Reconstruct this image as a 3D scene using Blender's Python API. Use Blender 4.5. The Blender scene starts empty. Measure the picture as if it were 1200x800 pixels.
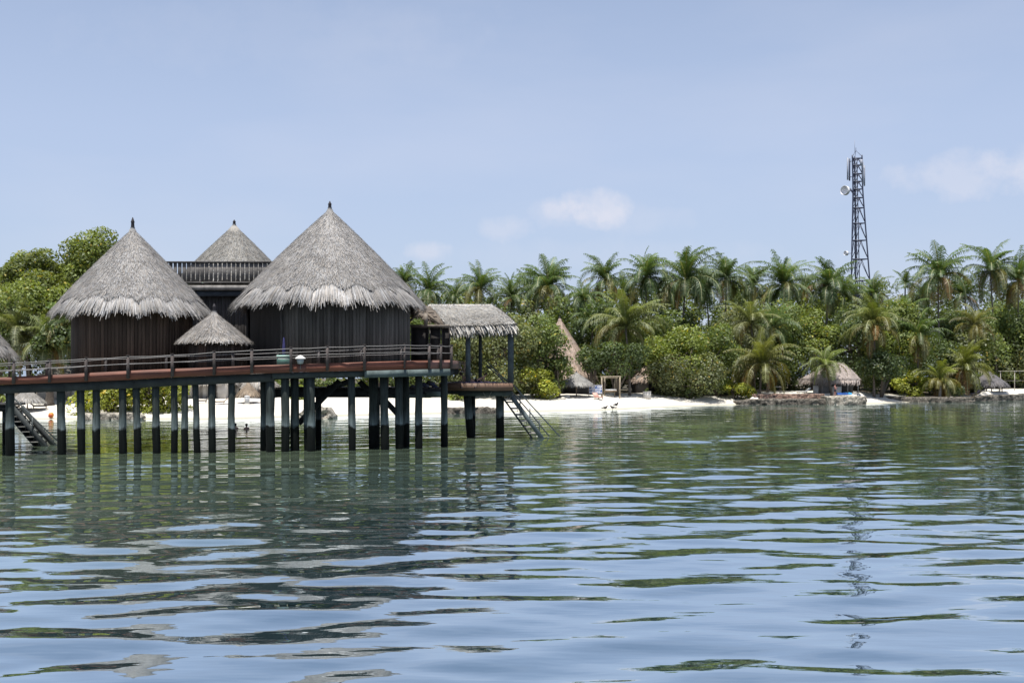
import bpy, math, random
import numpy as np
from mathutils import Vector

random.seed(7)
RNG = np.random.default_rng(11)
F, CXP, YH, H = 1300.0, 600.0, 432.0, 4.9      # focal length in photo pixels, optical axis column, horizon row, eye height (m)
R = math.radians
scene = bpy.context.scene
COL = scene.collection
ORG = {}

def W(px, py, D):
    """A point of the place seen at photo pixel (px, py) at D metres."""
    return Vector(((px - CXP) / F * D, D, H + (YH - py) / F * D))

# ------------------------------------------------------------------ shore and ground
_SP = [-500, -100, 0, 100, 250, 400, 500, 600, 700, 800, 860, 930, 1000, 1070, 1140, 1200, 1300, 1700]
_SD = [100, 104, 108, 108, 108, 116, 121, 127, 131, 145, 151, 153.5, 154, 163, 168, 177, 190, 200]
_BP = [-500, 480, 600, 700, 760, 800, 850, 880, 900, 1005, 1025, 1065, 1090, 1140, 1155, 1220, 1700]
_BW = [24, 24, 17, 17, 14, 9, 6, 8, 15, 15, 7, 6, 4, 5, 14, 14, 14]
def shore(px): return float(np.interp(px, _SP, _SD))
def terrace(px, d):
    """Sand filled up level behind the stone quay and the sloping wall."""
    a = np.interp(px, [874, 884, 1008, 1018, 1140, 1150, 1800], [0, 1.40, 1.40, 0, 0, 1.32, 1.32])
    return np.minimum(a, np.interp(d, [0, 1.0, 2.6, 60, 120], [0, .2, 1.5, 1.5, 0]))
def gz(px, D):
    d = D - shore(px)
    return max(float(terrace(px, d)), float(np.interp(d, [-30, -6, 0, 8, 16, 40, 120, 260], [-2.2, -.5, 0.02, 1.0, 1.5, 1.8, 2.0, 1.6])))
def G(px, D):
    return Vector(((px - CXP) / F * D, D, gz(px, D)))

# ------------------------------------------------------------------ materials
def new_mat(name):
    m = bpy.data.materials.new(name); m.use_nodes = True
    nt = m.node_tree; nt.nodes.clear()
    return m, nt, nt.nodes, nt.links

def mat_basic(name, base=(1, 1, 1), rough=.8, scale=3.0, amt=.25, stretch=(1, 1, 1), bump=0.0, bscale=8.0, metal=0.0, spec=.3):
    """Attribute colour x base colour x soft noise (wear, weathering), optional bump."""
    m, nt, N, L = new_mat(name)
    out = N.new('ShaderNodeOutputMaterial'); p = N.new('ShaderNodeBsdfPrincipled')
    at = N.new('ShaderNodeAttribute'); at.attribute_name = 'col'
    tc = N.new('ShaderNodeTexCoord'); mp = N.new('ShaderNodeMapping'); mp.inputs['Scale'].default_value = stretch
    no = N.new('ShaderNodeTexNoise'); no.inputs['Scale'].default_value = scale; no.inputs['Detail'].default_value = 5
    mr = N.new('ShaderNodeMapRange'); mr.inputs[1].default_value = .3; mr.inputs[2].default_value = .7
    mr.inputs[3].default_value = 1 - amt; mr.inputs[4].default_value = 1 + amt
    m1 = N.new('ShaderNodeMix'); m1.data_type = 'RGBA'; m1.blend_type = 'MULTIPLY'; m1.inputs[0].default_value = 1
    m1.inputs[7].default_value = (*base, 1)
    m2 = N.new('ShaderNodeVectorMath'); m2.operation = 'SCALE'
    L.new(tc.outputs['Object'], mp.inputs[0]); L.new(mp.outputs[0], no.inputs['Vector']); L.new(no.outputs['Fac'], mr.inputs[0])
    L.new(at.outputs['Color'], m1.inputs[6]); L.new(m1.outputs[2], m2.inputs[0]); L.new(mr.outputs[0], m2.inputs['Scale'])
    L.new(m2.outputs[0], p.inputs['Base Color'])
    p.inputs['Roughness'].default_value = rough; p.inputs['Metallic'].default_value = metal
    p.inputs['Specular IOR Level'].default_value = spec
    if bump:
        n2 = N.new('ShaderNodeTexNoise'); n2.inputs['Scale'].default_value = bscale; n2.inputs['Detail'].default_value = 4
        b = N.new('ShaderNodeBump'); b.inputs['Strength'].default_value = bump; b.inputs['Distance'].default_value = .05
        L.new(mp.outputs[0], n2.inputs['Vector']); L.new(n2.outputs['Fac'], b.inputs['Height']); L.new(b.outputs[0], p.inputs['Normal'])
    L.new(p.outputs[0], out.inputs[0])
    return m

def mat_leaf(name, trans=.3, gloss=.06):
    m, nt, N, L = new_mat(name)
    out = N.new('ShaderNodeOutputMaterial')
    at = N.new('ShaderNodeAttribute'); at.attribute_name = 'col'
    d = N.new('ShaderNodeBsdfDiffuse'); t = N.new('ShaderNodeBsdfTranslucent'); g = N.new('ShaderNodeBsdfGlossy')
    g.inputs['Roughness'].default_value = .5; g.inputs['Color'].default_value = (.9, .95, 1, 1)
    tint = N.new('ShaderNodeMix'); tint.data_type = 'RGBA'; tint.blend_type = 'MULTIPLY'; tint.inputs[0].default_value = 1
    tint.inputs[7].default_value = (1.25, 1.25, .55, 1)
    x1 = N.new('ShaderNodeMixShader'); x1.inputs[0].default_value = trans
    x2 = N.new('ShaderNodeMixShader'); x2.inputs[0].default_value = gloss
    L.new(at.outputs['Color'], d.inputs['Color']); L.new(at.outputs['Color'], tint.inputs[6]); L.new(tint.outputs[2], t.inputs['Color'])
    L.new(d.outputs[0], x1.inputs[1]); L.new(t.outputs[0], x1.inputs[2])
    L.new(x1.outputs[0], x2.inputs[1]); L.new(g.outputs[0], x2.inputs[2]); L.new(x2.outputs[0], out.inputs[0])
    return m

def mat_pile():
    """Painted timber: teal grey above, a pale weathered band with sunlight put into its colour, black weed below the tide line."""
    m, nt, N, L = new_mat('pile_timber')
    out = N.new('ShaderNodeOutputMaterial'); p = N.new('ShaderNodeBsdfPrincipled'); p.inputs['Roughness'].default_value = .85; p.inputs['Specular IOR Level'].default_value = .12
    ge = N.new('ShaderNodeNewGeometry'); sx = N.new('ShaderNodeSeparateXYZ'); L.new(ge.outputs['Position'], sx.inputs[0])
    n = N.new('ShaderNodeTexNoise'); n.inputs['Scale'].default_value = 1.6; n.inputs['Detail'].default_value = 6
    L.new(ge.outputs['Position'], n.inputs['Vector'])
    ma = N.new('ShaderNodeMath'); ma.operation = 'MULTIPLY_ADD'; ma.inputs[1].default_value = .9; L.new(n.outputs['Fac'], ma.inputs[0]); L.new(sx.outputs['Z'], ma.inputs[2])
    r = N.new('ShaderNodeValToRGB'); r.color_ramp.elements[0].position = 0.0; r.color_ramp.elements[0].color = (.003, .004, .004, 1)
    mr = N.new('ShaderNodeMapRange'); mr.inputs[1].default_value = 0; mr.inputs[2].default_value = 5.0; L.new(ma.outputs[0], mr.inputs[0]); L.new(mr.outputs[0], r.inputs[0])
    e = r.color_ramp.elements
    e[1].position = 1.0; e[1].color = (.026, .033, .032, 1)
    for pos, c in ((.37, (.006, .008, .007, 1)), (.40, (.15, .18, .185, 1)), (.455, (.105, .13, .13, 1)), (.56, (.052, .062, .058, 1))):  # pale stops: weathered band, sunlight on the lower pile put into the colour
        q = e.new(pos); q.color = c
    n2 = N.new('ShaderNodeTexNoise'); n2.inputs['Scale'].default_value = 3; n2.inputs['Detail'].default_value = 6
    mp = N.new('ShaderNodeMapping'); mp.inputs['Scale'].default_value = (3, 3, .35); L.new(ge.outputs['Position'], mp.inputs[0]); L.new(mp.outputs[0], n2.inputs['Vector'])
    m2 = N.new('ShaderNodeMapRange'); m2.inputs[1].default_value = .3; m2.inputs[2].default_value = .7; m2.inputs[3].default_value = .55; m2.inputs[4].default_value = 1.45
    L.new(n2.outputs['Fac'], m2.inputs[0])
    sc = N.new('ShaderNodeVectorMath'); sc.operation = 'SCALE'; L.new(r.outputs[0], sc.inputs[0]); L.new(m2.outputs[0], sc.inputs['Scale'])
    L.new(sc.outputs[0], p.inputs['Base Color']); L.new(p.outputs[0], out.inputs[0])
    return m

def mat_stone(name, base, scale=2.2):
    m, nt, N, L = new_mat(name)
    out = N.new('ShaderNodeOutputMaterial'); p = N.new('ShaderNodeBsdfPrincipled'); p.inputs['Roughness'].default_value = .9
    tc = N.new('ShaderNodeTexCoord'); v = N.new('ShaderNodeTexVoronoi'); v.inputs['Scale'].default_value = scale; v.feature = 'DISTANCE_TO_EDGE'
    v2 = N.new('ShaderNodeTexVoronoi'); v2.inputs['Scale'].default_value = scale
    nz = N.new('ShaderNodeTexNoise'); nz.inputs['Scale'].default_value = 5
    ad = N.new('ShaderNodeVectorMath'); ad.operation = 'MULTIPLY_ADD'; ad.inputs[1].default_value = (.25, .25, .25)
    L.new(tc.outputs['Object'], nz.inputs['Vector']); L.new(nz.outputs['Color'], ad.inputs[0]); L.new(tc.outputs['Object'], ad.inputs[2])
    L.new(ad.outputs[0], v.inputs['Vector']); L.new(ad.outputs[0], v2.inputs['Vector'])
    hs = N.new('ShaderNodeSeparateColor'); L.new(v2.outputs['Color'], hs.inputs[0])
    mr = N.new('ShaderNodeMapRange'); mr.inputs[3].default_value = .5; mr.inputs[4].default_value = 1.6; L.new(hs.outputs[0], mr.inputs[0])
    ed = N.new('ShaderNodeMapRange'); ed.inputs[1].default_value = .0; ed.inputs[2].default_value = .07; ed.inputs[3].default_value = .35; ed.inputs[4].default_value = 1; L.new(v.outputs['Distance'], ed.inputs[0])
    mu = N.new('ShaderNodeMath'); mu.operation = 'MULTIPLY'; L.new(mr.outputs[0], mu.inputs[0]); L.new(ed.outputs[0], mu.inputs[1])
    sc = N.new('ShaderNodeVectorMath'); sc.operation = 'SCALE'; sc.inputs[0].default_value = base; L.new(mu.outputs[0], sc.inputs['Scale'])
    b = N.new('ShaderNodeBump'); b.inputs['Distance'].default_value = .12; b.inputs['Strength'].default_value = .8; L.new(ed.outputs[0], b.inputs['Height'])
    L.new(b.outputs[0], p.inputs['Normal']); L.new(sc.outputs[0], p.inputs['Base Color']); L.new(p.outputs[0], out.inputs[0])
    return m

M = dict(
    thatch=mat_basic('grey_thatch', rough=.95, scale=1.1, amt=.22, bump=.5, bscale=14, spec=.1),
    boards=mat_basic('dark_boards', rough=.8, scale=1.5, amt=.4, stretch=(2.5, 2.5, .25), bump=.3, bscale=6),
    wood=mat_basic('timber', rough=.75, scale=2.5, amt=.35, stretch=(1, 1, 1), bump=.2, bscale=12),
    fascia=mat_basic('red_stained_board', rough=.6, scale=1.3, amt=.4, stretch=(.5, 1, 3), bump=.2),
    metal=mat_basic('painted_steel', rough=.5, scale=2, amt=.15, spec=.5),
    plaster=mat_basic('plaster', rough=.9, scale=1.2, amt=.15),
    cloth=mat_basic('cloth', rough=.9, scale=4, amt=.12),
    plastic=mat_basic('plastic', rough=.45, scale=2, amt=.1, spec=.5),
    skin=mat_basic('skin', rough=.55, scale=6, amt=.1, spec=.4),
    bark=mat_basic('bark', rough=.95, scale=3, amt=.35, stretch=(1, 1, 2.5), bump=.6, bscale=6),
    leaf=mat_leaf('broad_leaf', .42, .025), frond=mat_leaf('palm_leaf', .36, .035),
    pile=mat_pile(), stone=mat_stone('rubble_stone', (.13, .115, .095), 3.0), coral=mat_stone('pale_coral_stone', (.33, .30, .25), 2.6),
    redstone=mat_stone('reddish_stone', (.26, .17, .13), 3.0),
)

# ------------------------------------------------------------------ mesh builder
class MB:
    def __init__(s): s.V = []; s.Fc = []; s.C = []; s.n = 0
    def add(s, v, f, c):
        v = np.asarray(v, float).reshape(-1, 3)
        c = np.asarray(c, float)
        if c.ndim == 1: c = np.tile(c, (len(v), 1))
        s.V.append(v); s.C.append(c)
        if isinstance(f, np.ndarray): s.Fc.append(f + s.n)
        else:
            for q in f: s.Fc.append(np.array([[i + s.n for i in q]]))
        s.n += len(v)
        return s
    def box(s, c, size, col=(1, 1, 1), rz=0, bev=0):
        x, y, z = [a / 2 for a in size]
        if bev:
            b = min(bev, x * .9, y * .9, z * .9)
            pts = []
            for sz in (-1, 1):
                for k, (ax, ay, az) in enumerate(((x - b, y - b, z), (x, y, z - b))) if sz < 0 else enumerate(((x, y, z - b), (x - b, y - b, z))):
                    pts += [(-ax, -ay, sz * az), (ax, -ay, sz * az), (ax, ay, sz * az), (-ax, ay, sz * az)]
            v = np.array(pts); f = [[3, 2, 1, 0], [12, 13, 14, 15]]
            for r in range(3):
                for i in range(4):
                    j = (i + 1) % 4; f.append([r * 4 + i, r * 4 + j, r * 4 + 4 + j, r * 4 + 4 + i])
        else:
            v = np.array([(-x, -y, -z), (x, -y, -z), (x, y, -z), (-x, y, -z), (-x, -y, z), (x, -y, z), (x, y, z), (-x, y, z)])
            f = [[3, 2, 1, 0], [4, 5, 6, 7], [0, 1, 5, 4], [1, 2, 6, 5], [2, 3, 7, 6], [3, 0, 4, 7]]
        if rz:
            ca, sa = math.cos(rz), math.sin(rz)
            v = np.stack([v[:, 0] * ca - v[:, 1] * sa, v[:, 0] * sa + v[:, 1] * ca, v[:, 2]], 1)
        return s.add(v + np.array(c), f, col)
    def bar(s, p0, p1, w, h=None, col=(1, 1, 1), up=(0, 0, 1)):
        h = h or w
        a, b = np.array(p0, float), np.array(p1, float); d = b - a; d /= np.linalg.norm(d)
        u = np.array(up, float)
        if abs(d @ u) > .98: u = np.array((0, 1., 0))
        sd = np.cross(d, u); sd /= np.linalg.norm(sd); u = np.cross(sd, d)
        o = [(-w / 2, -h / 2), (w / 2, -h / 2), (w / 2, h / 2), (-w / 2, h / 2)]
        v = [a + sd * x + u * y for x, y in o] + [b + sd * x + u * y for x, y in o]
        return s.add(v, [[3, 2, 1, 0], [4, 5, 6, 7], [0, 1, 5, 4], [1, 2, 6, 5], [2, 3, 7, 6], [3, 0, 4, 7]], col)
    def tube(s, pts, rad, n=8, col=(1, 1, 1), caps=True):
        pts = [np.array(p, float) for p in pts]
        if np.isscalar(rad): rad = [rad] * len(pts)
        v = []
        for i, p in enumerate(pts):
            d = pts[min(i + 1, len(pts) - 1)] - pts[max(i - 1, 0)]; d /= np.linalg.norm(d)
            u = np.array((1., 0, 0)) if abs(d[2]) > .8 else np.array((0, 0, 1.))
            sd = np.cross(d, u); sd /= np.linalg.norm(sd); u = np.cross(sd, d)
            for k in range(n):
                a = 2 * math.pi * k / n; v.append(p + (sd * math.cos(a) + u * math.sin(a)) * rad[i])
        f = []
        for i in range(len(pts) - 1):
            for k in range(n):
                j = (k + 1) % n; f.append([i * n + k, i * n + j, (i + 1) * n + j, (i + 1) * n + k])
        if caps: f.append(list(range(n))[::-1]); f.append([(len(pts) - 1) * n + k for k in range(n)])
        return s.add(v, f, col)
    def lathe(s, c, prof, n=24, col=(1, 1, 1), a0=0, a1=2 * math.pi):
        full = abs(a1 - a0 - 2 * math.pi) < 1e-6; m = n if full else n + 1
        v = []
        for r, z in prof:
            for k in range(m):
                a = a0 + (a1 - a0) * k / n; v.append((c[0] + r * math.cos(a), c[1] + r * math.sin(a), c[2] + z))
        f = []
        for i in range(len(prof) - 1):
            for k in range(n):
                j = (k + 1) % m; f.append([i * m + k, i * m + j, (i + 1) * m + j, (i + 1) * m + k])
        return s.add(v, f, col)
    def ball(s, c, rx, ry=None, rz=None, n=10, col=(1, 1, 1)):
        ry = ry or rx; rz = rz or rx
        v = []; f = []; m = n // 2
        for i in range(m + 1):
            t = math.pi * i / m
            for k in range(n):
                a = 2 * math.pi * k / n; v.append((c[0] + rx * math.sin(t) * math.cos(a), c[1] + ry * math.sin(t) * math.sin(a), c[2] + rz * math.cos(t)))
        for i in range(m):
            for k in range(n):
                j = (k + 1) % n; f.append([i * n + k, (i + 1) * n + k, (i + 1) * n + j, i * n + j])
        return s.add(v, f, col)
    def build(s, name, mat, parent=None, smooth=False):
        V = np.concatenate(s.V); C = np.concatenate(s.C)
        if parent is not None: V = V - np.array(ORG[parent.name])
        me = bpy.data.meshes.new(name)
        me.vertices.add(len(V)); me.vertices.foreach_set('co', V.astype(np.float32).ravel())
        lens = np.concatenate([np.full(len(a), a.shape[1]) for a in s.Fc]); idx = np.concatenate([a.ravel() for a in s.Fc])
        me.loops.add(len(idx)); me.loops.foreach_set('vertex_index', idx.astype(np.int32))
        me.polygons.add(len(lens)); st = np.concatenate([[0], np.cumsum(lens)[:-1]])
        me.polygons.foreach_set('loop_start', st.astype(np.int32)); me.polygons.foreach_set('loop_total', lens.astype(np.int32))
        if smooth: me.polygons.foreach_set('use_smooth', np.ones(len(lens), bool))
        ca = me.color_attributes.new('col', 'FLOAT_COLOR', 'POINT')
        ca.data.foreach_set('color', np.concatenate([C, np.ones((len(C), 1))], 1).astype(np.float32).ravel())
        me.update(calc_edges=True); me.validate()
        me.materials.append(mat)
        o = bpy.data.objects.new(name, me); COL.objects.link(o)
        if parent is not None: o.parent = parent; ORG[o.name] = ORG[parent.name]
        else: ORG[o.name] = (0, 0, 0)
        return o

def tag(o, label=None, cat=None, group=None, kind=None):
    if label: o['label'] = label
    if cat: o['category'] = cat
    if group: o['group'] = group
    if kind: o['kind'] = kind
    return o
def thing(name, label, cat, loc, group=None):
    o = bpy.data.objects.new(name, None); COL.objects.link(o); o.location = loc; o.empty_display_size = .2
    ORG[o.name] = tuple(loc)
    return tag(o, label, cat, group)
def dup(root, loc, label, rz=0, s=1):
    r = root.copy(); COL.objects.link(r); r.location = loc; r['label'] = label
    r.rotation_euler = (0, 0, rz); r.scale = (s, s, s)
    for ch in list(root.children):
        c = ch.copy(); COL.objects.link(c); c.parent = r
        for g in list(ch.children):
            d = g.copy(); COL.objects.link(d); d.parent = c
    return r

# ------------------------------------------------------------------ thatch
def blades(mb, P, down, side, nrm, Ln, Wd, lift, col):
    """Thatch strands: P root points, unit vectors down the slope / across / off the surface."""
    n = len(P)
    Ln = Ln[:, None]; Wd = Wd[:, None]; lift = lift[:, None]
    a = P - side * Wd / 2 + nrm * .01; b = P + side * Wd / 2 + nrm * .01
    t = P + down * Ln + nrm * lift
    c = t + side * Wd * .3; d = t - side * Wd * .3
    V = np.stack([a, b, c, d], 1).reshape(-1, 3)
    Fq = np.arange(n * 4).reshape(n, 4)
    mb.add(V, Fq, np.repeat(col, 4, 0))

def straw(n, tint, dark=.26, var=.30):
    g = RNG.uniform(1 - var, 1 + var, n)
    g = np.where(RNG.random(n) < dark * .5, g * .45, g)
    c = np.array(tint)[None, :] * g[:, None]
    w = RNG.uniform(-1, 1, n)[:, None]
    return np.clip(c * (1 + w * np.array([[.06, .0, -.08]])), 0, 1)

def thatch_cone(parent, cx, cy, ze, za, Rr, tint=(.36, .335, .31), dens=150, bundles=0, fl=1.0, blen=.30, bw=.025, name='roof', finial=.5, ns=72):
    """Conical thatched roof: a thick scalloped coat of strands over an eave fringe of shaggy bundles."""
    Hh = za - ze; sl = math.hypot(Rr, Hh)
    te = .835 if bundles else .97
    def surf(t, a):
        r = Rr * t; z = za - Hh * t + .02 * Hh * np.sin(np.pi * np.clip(t, 0, 1))
        return np.stack([cx + r * np.cos(a), cy + r * np.sin(a), z], -1)
    mb = MB()
    nr = 14
    A = np.arange(ns) * 2 * np.pi / ns
    def tend(a): return te + (.065 * (1 - np.abs(np.sin(a * bundles / 2))) ** 1.0 if bundles else .012 * np.sin(a * 17))
    rings = []
    for i in range(nr + 1):
        t = np.maximum(.004, tend(A) * i / nr)
        rings.append(surf(t, A))
    lip = rings[-1].copy(); lip[:, 2] -= .20; lip[:, :2] = (lip[:, :2] - [cx, cy]) * .985 + [cx, cy]
    inn = surf(np.full(ns, .55), A); inn[:, 2] -= .35
    V = np.concatenate(rings + [lip, inn]); f = []
    for i in range(nr + 2):
        for k in range(ns):
            j = (k + 1) % ns; f.append((i * ns + k, (i + 1) * ns + k, (i + 1) * ns + j, i * ns + j))
    mb.add(V, np.array(f), np.array(tint) * .8)
    n = int(dens * math.pi * Rr * sl * te)
    t = np.sqrt(RNG.uniform(.0004, 1, n)); a = RNG.uniform(0, 2 * np.pi, n); t = t * (tend(a) - .01)
    P = surf(t, a)
    ca, sa = np.cos(a), np.sin(a)
    down = np.stack([ca * Rr / sl, sa * Rr / sl, np.full(n, -Hh / sl)], 1); side = np.stack([-sa, ca, np.zeros(n)], 1)
    nrm = np.stack([ca * Hh / sl, sa * Hh / sl, np.full(n, Rr / sl)], 1)
    yaw = RNG.normal(0, .16, n)[:, None]; d2 = down * np.cos(yaw) + side * np.sin(yaw); s2 = side * np.cos(yaw) - down * np.sin(yaw)
    blades(mb, P, d2, s2, nrm, RNG.uniform(.6, 1.2, n) * blen, RNG.uniform(.6, 1.3, n) * bw, RNG.uniform(.015, .075, n), straw(n, tint))
    roof = mb.build(name, M['thatch'], parent)
    # fringe
    fb = MB()
    if bundles:
        rr = [surf(np.full(ns, q), A) for q in (.76, .94)]; rr[0][:, 2] -= .12; rr[1][:, 2] -= .10
        under = surf(np.full(ns, .74), A); under[:, 2] -= .45
        V = np.concatenate(rr + [under]); f = []
        for i in range(2):
            for k in range(ns):
                j = (k + 1) % ns; f.append((i * ns + k, (i + 1) * ns + k, (i + 1) * ns + j, i * ns + j))
        fb.add(V, np.array(f), np.array(tint) * .55)
        per = int(260 * (2 * math.pi * Rr / bundles))
        for b in range(bundles):
            a0 = (b + .5) * 2 * math.pi / bundles + random.uniform(-.01, .01); wd = 2 * math.pi / bundles * random.uniform(1.0, 1.12)
            br = random.uniform(.85, 1.2); zoff = random.uniform(-.05, .10)
            s = RNG.uniform(-1, 1, per); a = a0 + s * wd / 2
            t = .835 + .06 * s ** 2 + RNG.uniform(0, .07, per)
            P = surf(t, a); P[:, 2] += -.12 + .09 * (1 - s ** 2) + zoff * .4
            aa = a + s * .05 + RNG.normal(0, .03, per)
            ca, sa = np.cos(aa), np.sin(aa)
            steep = RNG.uniform(.95, 1.5, per) * (1 + .25 * RNG.random(per) ** 3)
            down = np.stack([ca, sa, -Hh / Rr * steep], 1); down /= np.linalg.norm(down, axis=1)[:, None]
            side = np.stack([-np.sin(a), np.cos(a), np.zeros(per)], 1)
            nrm = np.cross(side, down); nrm *= np.sign(nrm[:, 2:3] + 1e-9)
            Ln = (RNG.uniform(.8, 1.15, per) + .22 * (1 - s ** 2) - (t - .835) * 1.2) * fl * (Rr / 6) ** .4 + np.where(RNG.random(per) < .12, RNG.uniform(.1, .45, per), 0)
            blades(fb, P, down, side, nrm, Ln, RNG.uniform(.6, 1.4, per) * .030, RNG.uniform(-.05, .06, per), straw(per, np.array(tint) * 1.02 * br, .25, .28))
    else:
        n = int(90 * 2 * math.pi * Rr)
        a = RNG.uniform(0, 2 * np.pi, n); P = surf(RNG.uniform(.88, .97, n), a)
        ca, sa = np.cos(a), np.sin(a)
        down = np.stack([ca * Rr / sl, sa * Rr / sl, np.full(n, -Hh / sl) * RNG.uniform(1, 2.2, n)], 1); down /= np.linalg.norm(down, axis=1)[:, None]
        side = np.stack([-sa, ca, np.zeros(n)], 1); nrm = np.stack([ca * Hh / sl, sa * Hh / sl, np.full(n, Rr / sl)], 1)
        blades(fb, P, down, side, nrm, RNG.uniform(.5, 1.1, n) * fl, RNG.uniform(.6, 1.3, n) * .05, RNG.uniform(0, .05, n), straw(n, np.array(tint) * 1.05))
    fr = fb.build('eave_fringe', M['thatch'], roof)
    if finial:
        q = MB().lathe((cx, cy, za), [(.26, -.35), (.22, -.12), (.13, 0), (.15, .06)], 12, np.array(tint) * .9)
        q.lathe((cx, cy, za), [(.12, .02), (.10, finial * .5), (.13, finial * .55), (.07, finial * .8), (.02, finial)], 10, (.05, .045, .05))
        q.build('finial', M['wood'], roof)
    return roof

def thatch_plane(mb, TL, TR, BR, BL, tint, dens=130, thick=.2, fl=.9, side_fringe=False, blen=.36):
    TL, TR, BR, BL = [np.array(p, float) for p in (TL, TR, BR, BL)]
    nn = np.cross(BR - TL, TR - BL); nn /= np.linalg.norm(nn)
    if nn[2] < 0: nn = -nn
    g = 8; V = []
    for off in (0, -thick):
        for i in range(g + 1):
            for k in range(g + 1):
                u, v = k / g, i / g
                p = (TL * (1 - u) + TR * u) * (1 - v) + (BL * (1 - u) + BR * u) * v
                V.append(p + nn * (off + .10 * math.sin(math.pi * v)))
    f = []; q = (g + 1) ** 2
    for i in range(g):
        for k in range(g):
            a = i * (g + 1) + k; f.append((a, a + 1, a + g + 2, a + g + 1)); f.append((q + a, q + a + g + 1, q + a + g + 2, q + a + 1))
    for k in range(g):
        for s0 in (k, g * (g + 1) + k): f.append((s0, s0 + 1, q + s0 + 1, q + s0))
        for s0 in (k * (g + 1), k * (g + 1) + g): f.append((s0, s0 + g + 1, q + s0 + g + 1, q + s0))
    mb.add(np.array(V), np.array(f), np.array(tint) * .75)
    area = (np.linalg.norm(TR - TL) + np.linalg.norm(BR - BL)) / 2 * (np.linalg.norm(BL - TL) + np.linalg.norm(BR - TR)) / 2
    n = int(area * dens); u = RNG.random(n)[:, None]; v = RNG.random(n)[:, None]
    P = (TL * (1 - u) + TR * u) * (1 - v) + (BL * (1 - u) + BR * u) * v + nn * .10 * np.sin(np.pi * v)
    dn = (BL * (1 - u) + BR * u) - (TL * (1 - u) + TR * u); dn /= np.linalg.norm(dn, axis=1)[:, None]
    sd = np.cross(np.tile(nn, (n, 1)), dn); yaw = RNG.normal(0, .18, n)[:, None]
    blades(mb, P, dn * np.cos(yaw) + sd * np.sin(yaw), sd * np.cos(yaw) - dn * np.sin(yaw), np.tile(nn, (n, 1)),
           RNG.uniform(.6, 1.2, n) * blen, RNG.uniform(.6, 1.3, n) * .036, RNG.uniform(.02, .08, n), straw(n, tint))
    n = int(np.linalg.norm(BR - BL) * 150); u = RNG.random(n)[:, None]; w = RNG.uniform(.80, .99, n)[:, None]
    P = (TL * (1 - u) + TR * u) * (1 - w) + (BL * (1 - u) + BR * u) * w - nn * .05
    dn = np.tile((BL + BR) / 2 - (TL + TR) / 2, (n, 1)); dn /= np.linalg.norm(dn, axis=1)[:, None]
    dn[:, 2] -= RNG.uniform(.2, 1.6, n); dn += RNG.normal(0, .08, (n, 3)); dn /= np.linalg.norm(dn, axis=1)[:, None]
    sd = np.tile((BR - BL) / np.linalg.norm(BR - BL), (n, 1))
    bun = np.floor(u[:, 0] * np.linalg.norm(BR - BL) / 1.4); br = .85 + .4 * ((bun * 7.13) % 1)
    blades(mb, P, dn, sd, np.tile(nn, (n, 1)), RNG.uniform(.5, 1.25, n) * fl, RNG.uniform(.6, 1.3, n) * .055, RNG.uniform(0, .05, n), straw(n, np.array(tint) * 1.1, .4, .4) * br[:, None])

def board_ring(mb, cx, cy, Rw, z0, z1, a0, a1, tint, wboard=.22, var=.42, gap=.02):
    """Curved wall of upright boards with open joints between them."""
    nb = max(3, int((a1 - a0) * Rw / wboard))
    for i in range(nb):
        b0 = a0 + (a1 - a0) * i / nb; b1 = a0 + (a1 - a0) * (i + 1) / nb; bg = gap / Rw
        g = random.uniform(1 - var, 1 + var); rr = Rw + random.uniform(-.012, .012)
        if random.random() < .08: g *= 1.5
        v = []
        for r_ in (rr, rr - .06):
            for a in (b0 + bg, b1):
                for z in (z0, z1): v.append((cx + r_ * math.cos(a), cy + r_ * math.sin(a), z))
        mb.add(v, [[0, 2, 3, 1], [4, 5, 7, 6], [0, 1, 5, 4], [2, 6, 7, 3], [1, 3, 7, 5], [0, 4, 6, 2]], np.array(tint) * g)

# ------------------------------------------------------------------ sky, sun, camera
SUN_EL, SUN_AZ = R(75), R(-18)     # azimuth measured from straight behind the camera, negative = towards its left
sdir = Vector((math.sin(SUN_AZ) * math.cos(SUN_EL), -math.cos(SUN_AZ) * math.cos(SUN_EL), math.sin(SUN_EL)))
sun = bpy.data.lights.new('sun', 'SUN'); sun.energy = 4.6; sun.angle = R(.5); sun.color = (1, .96, .89)
so = bpy.data.objects.new('sun', sun); COL.objects.link(so); so.rotation_euler = sdir.to_track_quat('Z', 'Y').to_euler()

world = bpy.data.worlds.new('World'); scene.world = world; world.use_nodes = True
nt = world.node_tree; N, L = nt.nodes, nt.links; N.clear()
out = N.new('ShaderNodeOutputWorld'); bg = N.new('ShaderNodeBackground'); bg.inputs['Strength'].default_value = .087
sky = N.new('ShaderNodeTexSky'); sky.sky_type = 'NISHITA'; sky.sun_disc = False; sky.sun_elevation = SUN_EL; sky.sun_rotation = math.pi + SUN_AZ
sky.air_density = 1.0; sky.dust_density = 1.2; sky.ozone_density = 2.0; sky.altitude = 0
tc = N.new('ShaderNodeTexCoord'); sep = N.new('ShaderNodeSeparateXYZ'); L.new(tc.outputs['Generated'], sep.inputs[0])
def math_node(op, a, b=None):
    n = N.new('ShaderNodeMath'); n.operation = op
    for i, q in enumerate((a, b)):
        if q is None: continue
        if isinstance(q, (int, float)): n.inputs[i].default_value = q
        else: L.new(q, n.inputs[i])
    return n.outputs[0]
ysafe = math_node('MAXIMUM', sep.outputs['Y'], .05)
uu = math_node('DIVIDE', sep.outputs['X'], ysafe); vv = math_node('DIVIDE', sep.outputs['Z'], ysafe)
uv = N.new('ShaderNodeCombineXYZ'); L.new(uu, uv.inputs[0]); L.new(vv, uv.inputs[1])
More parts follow.
